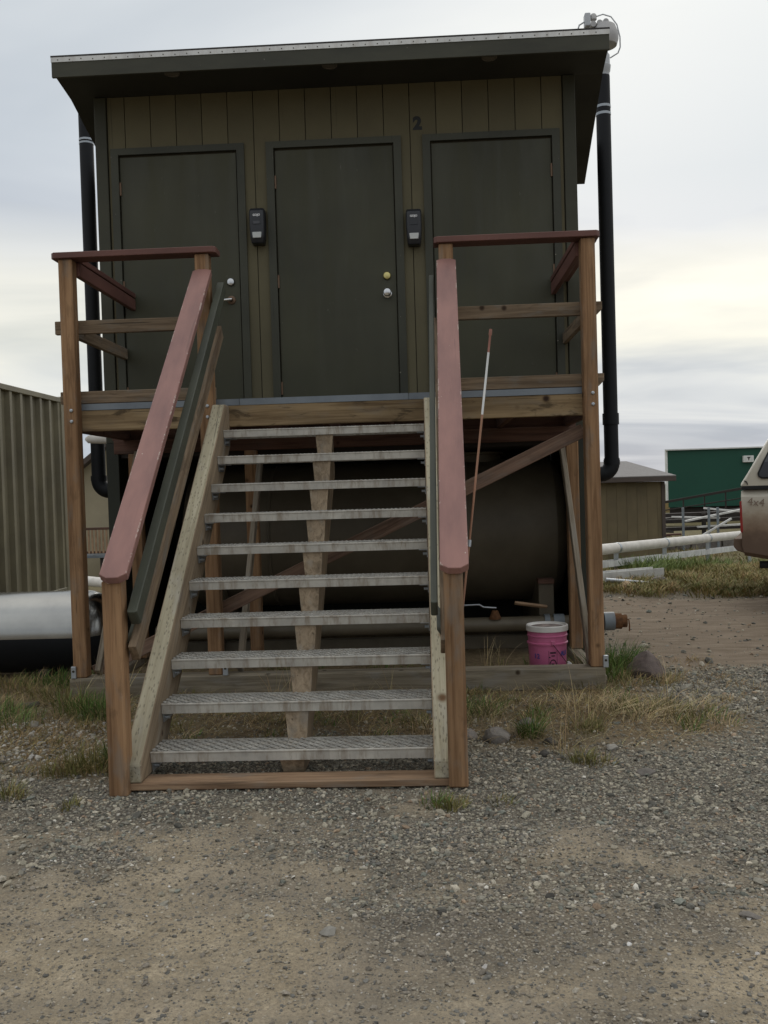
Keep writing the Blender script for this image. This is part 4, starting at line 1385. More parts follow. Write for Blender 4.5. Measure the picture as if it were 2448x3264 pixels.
def channel(name, a, b, w, h, label, mat='alu', group=None):
    a, b = Vector(a), Vector(b)
    d = (b - a).normalized()
    s = Vector((d.y, -d.x, 0)).normalized()
    u = Vector((0, 0, 1))
    th = 0.008
    pr = [(-w / 2, h), (-w / 2, 0), (w / 2, 0), (w / 2, h), (w / 2 - th, h), (w / 2 - th, th), (-w / 2 + th, th), (-w / 2 + th, h)]
    n = len(pr)
    vs = [e + s * p[0] + u * p[1] - a for e in (a, b) for p in pr]
    fs = [(0, 1, 6, 7), (1, 2, 5, 6), (2, 3, 4, 5), (8, 15, 14, 9), (9, 14, 13, 10), (10, 13, 12, 11)] + [(i, i + n, (i + 1) % n + n, (i + 1) % n) for i in range(n)]
    o = fix_normals(mesh(name, vs, fs, mat, None, T(*a)))
    return tag(o, label, 'channel', group)


channel('aluminium_channel', (2.45, 6.30, 0.165), (6.9, 13.0, -0.10), 0.13, 0.085, 'long aluminium channel lying on the grass just under the white pipe', 'drip')
channel('aluminium_trough', (2.25, 5.55, 0.085), (3.47, 6.25, 0.085), 0.21, 0.10, 'short open aluminium trough lying in the grass with a stone at its end', 'drip')
tag(tube('steel_tube', [(2.62, 5.30, 0.135), (3.20, 5.46, 0.06)], 0.026, 'galv', None, 12), 'short grey steel tube leaning on the aluminium trough', 'tube')

# lumber rack and posts behind
for i, (x, y0, z1) in enumerate(((7.46, 20.0, 0.55), (8.18, 20.1, 0.535), (8.39, 20.0, 0.53))):
    lab = ['galvanised stake standing alone in front of the white lumber heap', 'galvanised stake behind the lumber heap, close beside another stake', 'galvanised stake in front of the diagonal white pole'][i]
    tag(upright('steel_stake', x, y0, -0.75, z1, 0.06, 0.05, 'steel_blue', None), lab, 'stake', 'stakes by the lumber heap')
lum = [((8.20, 20.6, 0.50), (9.6, 20.6, 0.33), 'white painted plank resting highest on the lumber heap'),
       ((7.62, 20.4, 0.16), (9.8, 20.4, 0.55), 'long white plank sloping across the lumber heap'),
       ((7.35, 20.8, 0.27), (8.6, 20.5, 0.22), 'white plank at the shed end of the lumber heap'),
       ((7.90, 20.2, 0.0), (9.9, 20.3, 0.06), 'white plank lying low under the lumber heap'),
       ((7.80, 19.7, -0.25), (8.72, 19.9, 0.22), 'thin white pole leaning diagonally against the lumber heap')]
for a, b, lab in lum:
    tag(board('white_plank', a, b, 0.12 if 'pole' not in lab else 0.05, 0.05, 'white_board', None), lab, 'plank', 'white planks in the lumber heap')
rk = thing('lumber_rack', 'dark timber rack holding the white lumber heap', 'rack', (8.5, 20.9, -0.7))
for z in (-0.1, 0.12, 0.30):
    board('beam', (6.6, 21.2, z), (11.5, 21.2, z + 0.06), 0.25, 0.10, 'dark_wood', rk)
for x in (6.9, 8.3, 9.7, 11.1):
    board('rack_post', (x, 21.0, -0.75), (x, 21.0, 0.34), 0.1, 0.1, 'dark_wood', rk, up=(0, 1, 0))

sp = thing('scrap_heap', 'low heap of dark scrap timber between the shed and the lumber rack', 'scrap', (6.6, 20, -0.6))
rs_ = random.Random(4)
for k in range(12):
    x, y, z = 6.35 + rs_.uniform(0, 0.9), 19.6 + rs_.uniform(0, 1.2), -0.5 + 0.055 * k
    a = rs_.uniform(-0.5, 0.5)
    L = rs_.uniform(0.5, 1.2)
    board('scrap_board', (x - L / 2, y - a * 0.3, z), (x + L / 2, y + a * 0.3, z + rs_.uniform(-0.08, 0.08)), 0.16, 0.05, 'dark_wood' if k % 3 else 'stain_red', sp)
cb = thing('concrete_block_row', 'row of pale concrete blocks under the lumber heap', 'blocks', (8.2, 19.5, -0.6))
for k in range(7):
    box('block', 6.9 + 0.42 * k, 7.28 + 0.42 * k, 20.2 + 0.03 * (k % 2), 20.4, -0.62, -0.30 - 0.04 * (k % 3), 'rock_grey', cb, 0.01)

# ------------------------------------------------------------------ background left
hb = thing('gabled_house', 'cream gabled house seen between the container and the hut', 'house', (-5.0, 17, -0.5))
prism('wall', [(-7.9, -0.75), (-1.5, -0.75), (-1.5, 1.75), (-4.7, 4.2), (-7.9, 1.75)], 16.0, 21.0, 'cream_wall', hb)
for sx in (-1, 1):
    a = (-4.7, 4.32)
    b = (-4.7 + sx * 3.55, 1.60)
    prism('roof', [a, b, (b[0], b[1] - 0.14), (a[0], a[1] - 0.14)], 15.7, 21.2, 'shed_trim', hb)
pp = thing('porch', 'small porch with a slatted brown railing in front of the gabled house', 'porch', (-6.2, 14, -0.5))
board('top_rail', (-7.6, 14.0, 0.63), (-4.6, 14.0, 0.63), 0.08, 0.05, 'stain_red', pp)
board('bottom_rail', (-7.6, 14.0, 0.12), (-4.6, 14.0, 0.12), 0.05, 0.05, 'stain_red', pp)
for k in range(38):
    x = -7.55 + 0.078 * k
    board('slat', (x, 13.975, 0.10), (x, 13.975, 0.605), 0.04, 0.02, 'lath', pp, up=(0, 1, 0), bev=0)
board('porch_floor', (-7.7, 14.7, 0.03), (-4.5, 14.7, 0.03), 1.5, 0.06, 'grate', pp)
for x in (-7.4, -6.45, -5.2):
    board('porch_post', (x, 14.1, -0.65), (x, 14.1, 0.0), 0.2, 0.2, 'dark_wood', pp, up=(0, 1, 0))
tag(tube('white_sewer_pipe', [(-5.6, 9.5, -0.05), (-3.2, 7.0, -0.02), (-2.2, 5.9, 0.02)], 0.09, 'white_pipe', None, 14), 'white plastic pipe on the ground between the container and the hut', 'pipe')

# ------------------------------------------------------------------ pickup truck
tk = thing('pickup_truck', 'dusty cream pickup truck with a fibreglass cap, parked by the lane', 'truck', (3.545, 3.20, 0))
TX, TYn, TYf = 3.545, 3.20, 4.98


def truck_shell(name, secs, mat, parent=None):
    """closed shell through stations (x, z0, z1, tumblehome)"""
    vs, fs = [], []
    for (x, z0, z1, th, cr) in secs:
        zs = [z0, z0 + 0.06 * (z1 - z0), (z0 + z1) / 2, z1 - 0.10 * (z1 - z0), z1]
        ins = [0.06, 0.0, -0.015, th * 0.85, th + 0.05]
        for z, i in zip(zs, ins):
            vs.append((x, TYn + i, z))
        vs.append((x, (TYn + TYf) / 2, z1 + cr))
        for z, i in zip(reversed(zs), reversed(ins)):
            vs.append((x, TYf - i, z))
    n = 11
    for s in range(len(secs) - 1):
        for i in range(n):
            j = (i + 1) % n
            fs.append((s * n + i, s * n + j, (s + 1) * n + j, (s + 1) * n + i))
    fs.append(tuple(range(n)))
    fs.append(tuple(range((len(secs) - 1) * n, len(secs) * n)))
    o = fix_normals(mesh(name, vs, fs, mat, parent))
    return shade(o, 30)


body = truck_shell('body', [(TX, 0.62, 1.175, 0.0, 0.0), (TX + 0.02, 0.55, 1.185, 0.0, 0.0), (TX + 0.30, 0.50, 1.185, 0.0, 0.0), (TX + 2.0, 0.48, 1.18, 0.0, 0.0), (TX + 3.7, 0.48, 1.15, 0.0, 0.02), (TX + 4.9, 0.5, 1.05, 0.02, 0.03), (TX + 5.1, 0.55, 0.95, 0.05, 0.02)], 'truck_body', tk)
inset = lambda z: max(0.0, z - 1.45) * 0.33


def cap_shell():
    vs, fs = [], []
    secs = [(TX + 0.0, 1.25), (TX + 0.06, 1.345), (TX + 0.14, 1.485), (TX + 0.22, 1.625), (TX + 0.30, 1.765), (TX + 0.36, 1.83), (TX + 1.9, 1.85), (TX + 2.04, 1.83)]
    for x, z1 in secs:
        side = [(inset(z), z) for z in np.linspace(1.225, z1 - 0.035, 6)] + [(inset(z1) + 0.015, z1 - 0.012), (inset(z1) + 0.05, z1)]
        for i_, z in side:
            vs.append((x, TYn + i_, z))
        vs.append((x, (TYn + TYf) / 2, z1 + 0.03))
        for i_, z in reversed(side):
            vs.append((x, TYf - i_, z))
    n = 17
    for q in range(len(secs) - 1):
        for i in range(n):
            k2 = (i + 1) % n
            fs.append((q * n + i, q * n + k2, (q + 1) * n + k2, (q + 1) * n + i))
    fs.append(tuple(range(n)))
    fs.append(tuple(range((len(secs) - 1) * n, len(secs) * n)))
    return shade(fix_normals(mesh('camper_cap', vs, fs, 'truck_cream', tk)), 30)


capo = cap_shell()
truck_shell('cab', [(TX + 2.08, 1.16, 1.70, 0.14, 0.04), (TX + 2.2, 1.16, 1.76, 0.15, 0.04), (TX + 3.2, 1.15, 1.74, 0.16, 0.04), (TX + 3.85, 1.14, 1.20, 0.05, 0.02)], 'truck_cream', tk)
box('cap_seal', TX + 0.01, TX + 2.02, TYn - 0.004, TYf + 0.004, 1.188, 1.222, 'rubber', tk, 0.004)
# cap side window with rounded corner, following the tumblehome


def pane(name, e, out_, mat):
    rows = [(1.305 - e, 0.192 - e * 0.2), (1.318 - e * 0.4, 0.170 - e * 0.8), (1.345, 0.168 - e), (1.45, 0.215 - e), (1.60, 0.290 - e), (1.70, 0.340 - e), (1.72 + e, 0.362 - e * 0.2)]
    vs, fs = [], []
    for o_ in (-out_, 0.012):
        for z, x in rows:
            vs += [(TX + x, TYn + inset(z) + o_, z), (TX + 1.8 + e, TYn + inset(z) + o_, z)]
    k = len(rows)
    for q in range(k - 1):
        a, b = 2 * q, 2 * k + 2 * q
        fs += [(a, a + 1, a + 3, a + 2), (b, b + 2, b + 3, b + 1), (a, a + 2, b + 2, b), (a + 1, b + 1, b + 3, a + 3)]
    fs += [(0, 2 * k, 2 * k + 1, 1), (2 * k - 2, 2 * k - 1, 4 * k - 1, 4 * k - 2)]
    return fix_normals(mesh(name, vs, fs, mat, capo))


pane('window_frame', 0.016, 0.016, 'rubber')
pane('window_glass', 0.0, 0.020, 'glass_dark')
prism('tail_lamp', [(TX - 0.014, 1.075), (TX + 0.004, 1.085), (TX + 0.014, 0.80), (TX + 0.006, 0.77), (TX - 0.010, 0.785)], TYn - 0.022, TYn + 0.16, 'tail_red', tk, bev=0.004)
prism('rear_bumper', [(TX - 0.075, 0.715), (TX + 0.04, 0.715), (TX + 0.06, 0.60), (TX + 0.02, 0.575), (TX - 0.05, 0.60), (TX - 0.08, 0.64)], TYn + 0.03, TYf - 0.03, 'truck_body', tk, bev=0.008)
text('drive_decal', '4x4', 0.105, T(TX + 0.135, TYn - 0.0185, 1.065) @ FACE @ Matrix.Shear('XY', 4, (0.25, 0)), 'decal', tk, 0.0005, 0.0)
tube('cap_latch', [(TX + 0.03, TYn - 0.004, 1.275), (TX + 0.055, TYn - 0.012, 1.262), (TX + 0.062, TYn - 0.012, 1.235)], 0.005, 'rubber', capo, 6)
ex = lathe('exhaust_pipe', [(0.018, -0.12), (0.036, -0.12), (0.038, 0.45)], (TX + 0.27, TYn + 0.14, 0.455), 'rubber', tk, 16, 'x')
for wx in (TX + 1.15, TX + 4.25):
    for wy in (TYn + 0.10, TYf - 0.10):
        w = lathe('wheel', [(0.12, -0.11), (0.30, -0.11), (0.345, -0.09), (0.355, 0.0), (0.345, 0.09), (0.30, 0.11), (0.12, 0.11)], (wx, wy, 0.36), 'rubber', tk, 28, 'y')
        lathe('rim', [(0.02, -0.115), (0.20, -0.115), (0.21, 0.115), (0.02, 0.115)], (wx, wy, 0.36), 'galv', w, 20, 'y')

tk.matrix_basis = T(3.545, 3.20, 0) @ Matrix.Rotation(R_(-21), 4, 'Z')

# ------------------------------------------------------------------ rocks


def rock(c, s, mat, label, cat='rock', seed=0, group=None, sink=0.25, name='rock', sub=3):
    bm = bmesh.new()
    bmesh.ops.create_icosphere(bm, subdivisions=sub, radius=1.0)
    r = random.Random(seed)
    planes = [(Vector((r.uniform(-1, 1), r.uniform(-1, 1), r.uniform(-0.4, 1))).normalized(), r.uniform(0.55, 0.85)) for _ in range(9)]
    for v in bm.verts:
        p = v.co.copy()
        for nrm, d in planes:
            k = p.dot(nrm)
            if k > d:
                p -= nrm * (k - d) * 0.9
        p *= 1 + 0.05 * math.sin(p.x * 7 + seed) * math.cos(p.y * 6 + p.z * 5)
        v.co = Vector((p.x * s[0], p.y * s[1], p.z * s[2]))
    me = bpy.data.meshes.new(name)
    bm.to_mesh(me)
    bm.free()
    me.materials.append(MT[mat])
    o = bpy.data.objects.new(name, me)
    z = float(height(c[0], c[1]))
    link(o, T(c[0], c[1], z + s[2] * (1 - 2 * sink) * 0.8) @ Matrix.Rotation(r.uniform(0, 6.28), 4, 'Z'))
    shade(o, 28)
    return tag(o, label, cat, group)


rock((1.94, 0.24), (0.135, 0.11, 0.125), 'rock_purple', 'dark purplish boulder beside the green grass clump at the sill corner', 'boulder', 3, sink=0.2)
rock((0.845, -1.20), (0.115, 0.08, 0.05), 'rock_grey', 'largest grey rock in the dry grass before the sill', seed=5)
rock((0.70, -1.16), (0.07, 0.05, 0.035), 'rock_grey', 'small grey rock touching the largest grey rock, near the newel', seed=6)
rock((1.03, -0.93), (0.06, 0.05, 0.03), 'rock_grey', 'small grey rock between the sill and the largest grey rock', seed=8)
rock((1.10, -1.33), (0.045, 0.035, 0.028), 'rock_dark', 'dark rock by the short green tuft', seed=9)
rock((1.385, -1.47), (0.055, 0.032, 0.022), 'rock_pale', 'pale flat stone on the gravel below the dry grass', 'stone', 12)
rock((1.93, -0.50), (0.055, 0.04, 0.03), 'rock_dark', 'brown flat rock past the dry grass, near the boulder', seed=14)
rock((1.44, -1.95), (0.05, 0.03, 0.02), 'rock_grey', 'grey oblong stone alone in the gravel', 'stone', 15)
rock((1.04, -1.58), (0.03, 0.025, 0.02), 'rock_dark', 'dark round stone in the gravel near the newel', 'stone', 16)
rock((-1.76, -0.80), (0.035, 0.03, 0.026), 'rock_pale', 'white stone in the grass beside the aluminium tank', 'stone', 17)
rock((-2.02, -0.28), (0.08, 0.05, 0.025), 'rock_dark', 'flat dark slab in the grass near the aluminium tank', 'stone', 18)
rock((-1.415, -2.06), (0.022, 0.018, 0.020), 'rock_tan', 'tan chunk lying on the gravel by the grass tuft', 'stone', 19)
rock((3.32, 5.62), (0.14, 0.10, 0.075), 'rock_grey', 'grey stone at the end of the aluminium trough', 'stone', 20)
rock((2.82, 5.05), (0.13, 0.09, 0.07), 'rock_tan', 'tan rock in the yellow grass in front of the trough', seed=21)
fgst = [((0.20, -3.40), (0.030, 0.024, 0.014), 'rock_pale', 'smooth pale pebble alone in the packed dirt'), ((0.86, -3.18), (0.022, 0.016, 0.011), 'rock_dark', 'dark oval pebble between gravel and dirt'),
        ((0.925, -3.20), (0.013, 0.01, 0.007), 'rock_dark', 'small dark pebble beside the dark oval pebble'), ((0.53, -3.30), (0.018, 0.013, 0.010), 'rock_dark', 'dark pebble at the rim of the gravel patch'),
        ((1.42, -3.33), (0.034, 0.024, 0.010), 'rock_grey', 'half buried grey pebble in the packed dirt'), ((-0.60, -2.56), (0.020, 0.014, 0.011), 'rock_pale', 'pale pebble at the edge of the dark gravel'),
        ((1.04, -3.48), (0.012, 0.009, 0.005), 'lid', 'small white chip on the packed dirt'), ((0.26, -2.86), (0.016, 0.010, 0.008), 'rock_pale', 'pale oblong pebble on the thin gravel')]
for i, (c, s, m, lab) in enumerate(fgst):
    rock(c, s, m, lab, 'pebble', 40 + i, None, 0.3, 'pebble', 2)

# ------------------------------------------------------------------ loose gravel
ICO = np.array([(0, 0, 1)] + [(0.894 * math.cos(k * 1.2566), 0.894 * math.sin(k * 1.2566), 0.447) for k in range(5)] +
               [(0.894 * math.cos(k * 1.2566 + 0.628), 0.894 * math.sin(k * 1.2566 + 0.628), -0.447) for k in range(5)] + [(0, 0, -1)])
ICF = np.array([(0, i + 1, (i + 1) % 5 + 1) for i in range(5)] + [(i + 1, i + 6, (i + 1) % 5 + 1) for i in range(5)] + [((i + 1) % 5 + 1, i + 6, (i + 1) % 5 + 6) for i in range(5)])


def scatter(name, xs, ys, size, flat, sink, label, pal):
    n = len(xs)
    z = height(xs, ys)
    v = ICO[None, :, :] * (1 + rng.uniform(-0.32, 0.32, (n, 12, 1)))
    sc = np.stack([size * rng.uniform(0.8, 1.35, n), size * rng.uniform(0.65, 1.0, n), size * flat * rng.uniform(0.7, 1.2, n)], 1)
    v = v * sc[:, None, :]
    a = rng.uniform(0, 6.283, n)
    tl = rng.normal(0, 0.3, n)
    ca, sa, ct_, st_ = np.cos(a), np.sin(a), np.cos(tl), np.sin(tl)
    x = v[..., 0] * ct_[:, None] - v[..., 2] * st_[:, None]
    zz_ = v[..., 0] * st_[:, None] + v[..., 2] * ct_[:, None]
    X = x * ca[:, None] - v[..., 1] * sa[:, None] + xs[:, None]
    Y = x * sa[:, None] + v[..., 1] * ca[:, None] + ys[:, None]
    Zz = zz_ + (z + sc[:, 2] * sink)[:, None]
    verts = np.stack([X, Y, Zz], 2).reshape(-1, 3)
    faces = (ICF[None] + (np.arange(n) * 12)[:, None, None]).reshape(-1, 3)
    pal = np.array(pal)
    w = pal[:, 3] / pal[:, 3].sum()
    c = pal[rng.choice(len(pal), n, p=w), :3] * rng.uniform(0.7, 1.3, (n, 1))
    o = np_mesh(name, verts, faces, 'stones', np.repeat(c, 12, 0))
    o['kind'] = 'stuff'
    o['label'] = label
    o['category'] = 'gravel'
    return o


PAL = [(0.225, 0.208, 0.168, 4), (0.29, 0.262, 0.20, 4), (0.125, 0.118, 0.099, 3), (0.36, 0.32, 0.243, 2.5), (0.42, 0.375, 0.295, 1.2), (0.30, 0.22, 0.15, 0.9), (0.54, 0.505, 0.435, 0.3), (0.18, 0.185, 0.155, 1.5)]
PALD = [(0.23, 0.20, 0.16, 4), (0.29, 0.25, 0.19, 3), (0.15, 0.142, 0.125, 3), (0.38, 0.34, 0.275, 1.0), (0.5, 0.47, 0.43, 0.25)]


def cand(n, x0, x1, y0, y1):
    return rng.uniform(x0, x1, n), rng.uniform(y0, y1, n)


parts = []
cx_, cy_ = cand(250000, -2.4, 3.2, -3.3, 0.6)
g_, s_, _ = surf(cx_, cy_)
keep = rng.random(len(cx_)) < (np.clip(g_, 0, 1) ** 1.3 * 0.5 + 0.03)
keep &= ~((cy_ > -0.2) & (cx_ < 1.7))
half = 0.42 * (cy_ + 6.1) + 0.35
keep &= np.abs(cx_ - 0.36) < half + 0.3
cx_, cy_ = cx_[keep], cy_[keep]
scatter('gravel', cx_, cy_, np.clip(rng.lognormal(math.log(0.0047), 0.46, len(cx_)), 0.0025, 0.020), 0.62, 0.35, 'loose grey crushed gravel around the staircase foot', PAL)
dx_, dy_ = cand(80000, -0.9, 1.9, -4.1, -2.5)
g_, _, _ = surf(dx_, dy_)
keep = rng.random(len(dx_)) < (0.24 + 0.5 * g_)
dx_, dy_ = dx_[keep], dy_[keep]
scatter('fine_gravel', dx_, dy_, np.clip(rng.lognormal(math.log(0.0031), 0.52, len(dx_)), 0.0014, 0.012), 0.6, 0.15, 'fine stone chips pressed into the dirt yard', PALD)
ex_, ey_ = cand(16000, 1.7, 6.0, -0.8, 5.2)
g_, s_, _ = surf(ex_, ey_)
keep = rng.random(len(ex_)) < (0.10 + 0.6 * g_)
ex_, ey_ = ex_[keep], ey_[keep]
scatter('lane_gravel', ex_, ey_, np.clip(rng.lognormal(math.log(0.009), 0.5, len(ex_)), 0.004, 0.04), 0.6, 0.25, 'scattered stones along the dirt lane beside the hut', PAL)

px_, py_ = cand(900, -2.3, -0.9, -1.65, -0.75)
scatter('pale_gravel', px_, py_, np.clip(rng.lognormal(math.log(0.008), 0.4, len(px_)), 0.004, 0.02), 0.7, 0.5, 'pale stones scattered in the grass beside the newel post', [(0.5, 0.47, 0.42, 3), (0.38, 0.35, 0.30, 3), (0.22, 0.2, 0.17, 2)])

# ------------------------------------------------------------------ grass


class Blades:
    def __init__(s):
        s.p, s.h, s.w, s.a, s.lean, s.c = [], [], [], [], [], []

    def clump(s, x, y, n, rad, h, w=0.0028, col=(0.07, 0.10, 0.025), lean=0.5, var=0.3):
        r = rad * np.sqrt(rng.random(n))
        t = rng.uniform(0, 6.283, n)
        px, py = x + r * np.cos(t), y + r * np.sin(t)
        s.p.append(np.stack([px, py, height(px, py) - 0.004], 1))
        s.h.append(h * rng.uniform(0.45, 1.15, n))
        s.w.append(np.full(n, w) * rng.uniform(0.7, 1.3, n))
        s.a.append(t + rng.normal(0, 0.9, n))
        s.lean.append(np.abs(rng.normal(lean, 0.28, n)))
        s.c.append(np.array(col)[None] * rng.uniform(1 - var, 1 + var, (n, 1)) * rng.uniform(0.9, 1.1, (n, 3)))

    def build(s, name, label):
        p, h, w, a, ln, c = (np.concatenate(q) for q in (s.p, s.h, s.w, s.a, s.lean, s.c))
        n = len(p)
        d = np.stack([np.cos(a), np.sin(a), np.zeros(n)], 1)
        sd_ = np.stack([-np.sin(a + 0.6), np.cos(a + 0.6), np.zeros(n)], 1)
        up = np.array([0, 0, 1.0])[None]
        rows = []
        for f, wf in ((0.0, 1.0), (0.38, 0.9), (0.74, 0.6)):
            c_ = p + d * (h * ln * f ** 1.8)[:, None] + up * (h * (f - 0.22 * np.clip(ln, 0, 1.5) * f * f))[:, None]
            rows += [c_ - sd_ * (w * wf)[:, None], c_ + sd_ * (w * wf)[:, None]]
        rows.append(p + d * (h * ln)[:, None] + up * (h * (1 - 0.24 * np.clip(ln, 0, 1.5)))[:, None])
        v = np.stack(rows, 1).reshape(-1, 3)
        t = np.array([(0, 1, 3), (0, 3, 2), (2, 3, 5), (2, 5, 4), (4, 5, 6)])
        f = (t[None] + (np.arange(n) * 7)[:, None, None]).reshape(-1, 3)
        o = np_mesh(name, v, f, 'blade', np.repeat(c, 7, 0))
        o['kind'] = 'stuff'
        o['label'] = label
        o['category'] = 'grass'
        return o


GREEN, GREEN2, OLIVE, DRY, STRAW = (0.085, 0.145, 0.032), (0.115, 0.17, 0.045), (0.18, 0.165, 0.06), (0.34, 0.245, 0.115), (0.46, 0.36, 0.19)
bg_, bd_ = Blades(), Blades()
# named clumps seen in the yard
for x, y, n, rad, h, col in ((1.74, 0.42, 420, 0.17, 0.24, GREEN), (1.86, 0.62, 220, 0.15, 0.18, GREEN), (1.70, 0.15, 160, 0.10, 0.15, GREEN2), (1.02, -1.16, 170, 0.055, 0.13, GREEN), (1.32, -1.08, 150, 0.08, 0.10, OLIVE),
                             (1.20, -1.70, 110, 0.06, 0.075, OLIVE), (1.26, -1.76, 60, 0.06, 0.06, OLIVE), (0.58, -2.32, 130, 0.055, 0.06, OLIVE), (0.52, -2.30, 70, 0.05, 0.06, GREEN2), (0.78, -2.30, 40, 0.05, 0.04, OLIVE),
                             (-1.08, -1.75, 260, 0.11, 0.15, OLIVE), (-0.96, -1.70, 180, 0.08, 0.16, GREEN2), (-1.20, -1.82, 120, 0.08, 0.10, OLIVE), (-1.30, -2.16, 110, 0.06, 0.085, OLIVE), (-0.98, -2.28, 45, 0.04, 0.05, OLIVE),
                             (-1.45, -0.60, 260, 0.13, 0.16, GREEN), (-1.62, -0.45, 240, 0.14, 0.15, GREEN2), (-1.95, -0.75, 260, 0.2, 0.12, GREEN2), (-2.2, -0.55, 260, 0.2, 0.13, GREEN), (-1.85, -0.10, 220, 0.16, 0.14, OLIVE),
                             (-2.1, -1.0, 160, 0.16, 0.09, GREEN2), (1.55, -0.62, 110, 0.10, 0.09, OLIVE), (1.75, -0.70, 200, 0.16, 0.10, OLIVE), (1.98, -0.85, 180, 0.16, 0.08, OLIVE), (0.78, -0.6, 140, 0.14, 0.1, GREEN2), (0.5, -0.9, 140, 0.16, 0.1, OLIVE)):
    bg_.clump(x, y, int(n * 0.7), rad * 1.1, h, 0.0022, col, 0.5, 0.45)
    bg_.clump(x, y, int(n * 0.35), rad * 1.5, h * 0.6, 0.002, OLIVE, 0.9, 0.4)
    bd_.clump(x, y, int(n * 0.3), rad * 1.4, h * 0.8, 0.0013, DRY, 0.9, 0.4)
# dry mat between stairs and sill
for _ in range(430):
    x, y = rng.uniform(-2.5, 2.05), rng.uniform(-1.45, -0.1)
    gq, sq, _ = surf(x, y)
    if rng.random() > float(sq) or (x > 1.75 and y > -0.3):
        continue
    q = vn(x, y, 2.4, 77)
    if rng.random() > 0.25 + 1.2 * (q - 0.3):
        continue
    bd_.clump(x, y, int(rng.integers(10, 36)), rng.uniform(0.04, 0.10), rng.uniform(0.035, 0.085), 0.0016, STRAW if rng.random() < 0.35 else (DRY if rng.random() < 0.7 else (0.22, 0.16, 0.08)), 1.35)
    if rng.random() < 0.55:
        bg_.clump(x + 0.05, y + 0.03, int(rng.integers(8, 30)), 0.06, rng.uniform(0.04, 0.1), 0.0022, OLIVE if rng.random() < 0.6 else GREEN2, 0.6)
for _ in range(650):
    x, y = rng.uniform(-2.5, 2.1), rng.uniform(-1.5, -0.05)
    if rng.random() > float(surf(x, y)[1]) or (x > 1.8 and y > -0.3):
        continue
    bd_.clump(x, y, int(rng.integers(6, 18)), 0.09, rng.uniform(0.05, 0.13), 0.0011, (DRY, STRAW, (0.2, 0.15, 0.08), (0.16, 0.13, 0.06))[int(rng.integers(0, 4))], 2.2, 0.4)
# a few tall dry stalks
for x, y in ((-1.5, -0.25), (-1.38, -0.4), (-1.7, -0.2), (-1.3, -0.7), (-1.12, -1.3), (1.36, -0.95), (1.30, -1.0), (1.45, -0.85), (1.9, -0.45), (0.25, -0.4), (0.1, -0.45), (-0.45, -0.35), (-0.35, -0.4), (1.0, 0.5), (0.9, 0.6), (1.12, -1.55)):
    bd_.clump(x, y, 9, 0.03, rng.uniform(0.2, 0.38), 0.0014, STRAW, 0.45)
for x, y, h in ((1.55, -0.75, 0.10), (1.68, -0.80, 0.10), (1.45, -0.78, 0.12), (1.62, -0.95, 0.09), (1.85, -0.80, 0.1), (1.35, -0.6, 0.12), (2.05, -0.65, 0.07)):
    bd_.clump(x, y, 60, 0.11, h * 1.3, 0.0015, STRAW, 1.5)
for x, y in ((1.82, 0.05), (2.02, 0.06), (2.1, 0.2), (1.75, -0.05), (1.95, -0.05)):
    bd_.clump(x, y, 50, 0.09, 0.09, 0.0014, DRY, 1.0, 0.4)
    bg_.clump(x, y, 30, 0.08, 0.07, 0.002, OLIVE, 0.7, 0.4)
for x, y, h in ((-2.25, 0.42, 0.16), (-2.05, 0.36, 0.18), (-2.45, 0.40, 0.14), (-1.93, 0.25, 0.2), (-2.3, 0.2, 0.14), (-2.5, 0.05, 0.12), (-2.1, 0.05, 0.13)):
    bg_.clump(x, y, 80, 0.12, h * 0.7, 0.0022, OLIVE if h < 0.15 else GREEN, 0.6)
    bd_.clump(x, y, 40, 0.12, h * 0.8, 0.0016, DRY, 0.7)
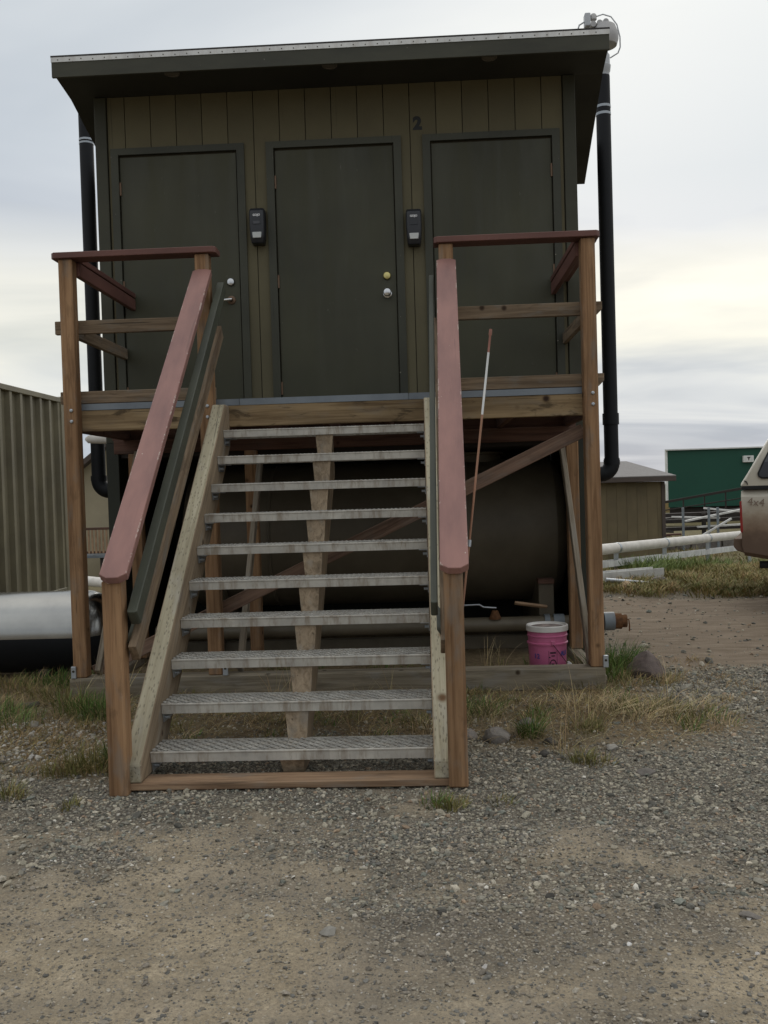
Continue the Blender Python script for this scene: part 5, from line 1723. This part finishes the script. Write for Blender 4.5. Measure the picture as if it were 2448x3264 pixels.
for _ in range(40):
    bg_.clump(rng.uniform(-1.6, 1.5), rng.uniform(0.1, 1.0), 22, 0.08, rng.uniform(0.05, 0.14), 0.002, GREEN if rng.random() < 0.6 else OLIVE, 0.7)
# straggling tufts along the lane edges and left gravel
for _ in range(70):
    x, y = rng.uniform(1.7, 2.6), rng.uniform(-0.9, 0.9)
    bd_.clump(x, y, 14, 0.05, 0.05, 0.0018, DRY, 1.0)
for _ in range(60):
    x, y = rng.uniform(-2.3, -0.95), rng.uniform(-1.9, -0.9)
    bd_.clump(x, y, 22, 0.07, 0.05, 0.0018, DRY, 1.2)
    bg_.clump(x + 0.1, y, 8, 0.05, 0.05, 0.002, OLIVE, 0.7)
bg_.build('green_grass', 'green and olive grass tufts growing around the hut')
bd_.build('dry_grass', 'matted dry straw coloured grass around the deck sill')
# meadow behind the lane
bm_ = Blades()
for _ in range(1500):
    y = 4.45 + 7.5 * rng.random() ** 1.6
    x = rng.uniform(1.6, 2.2 + 0.45 * (y + 4))
    if float(surf(x, y)[1]) < 0.4:
        continue
    near_pipe = abs((y - 7.0) - 1.512 * (x - 2.883)) < 1.3 and x > 3.3
    if near_pipe and rng.random() < 0.75:
        bm_.clump(x, y, 34, 0.13, rng.uniform(0.14, 0.30), 0.006, (0.17, 0.21, 0.065) if rng.random() < 0.6 else (0.13, 0.18, 0.055), 0.55)
    else:
        q = rng.random()
        bm_.clump(x, y, 34, 0.14, rng.uniform(0.06, 0.14), 0.0045, (0.23, 0.20, 0.075) if q < 0.5 else (DRY if q < 0.75 else (0.19, 0.19, 0.065)), 0.8)
for _ in range(160):
    x, y = rng.uniform(-4.0, -1.9), rng.uniform(1.6, 8.0)
    bm_.clump(x, y, 30, 0.14, 0.12, 0.004, GREEN2 if rng.random() < 0.6 else OLIVE, 0.6)
for _ in range(700):
    x, y = rng.uniform(2.5, 13), rng.uniform(10, 26)
    bm_.clump(x, y, 16, 0.3, rng.uniform(0.08, 0.2), 0.008, (0.2, 0.17, 0.07) if rng.random() < 0.6 else (0.26, 0.2, 0.1), 0.7)
bm_.build('meadow_grass', 'mixed green and yellow meadow grass beyond the dirt lane')
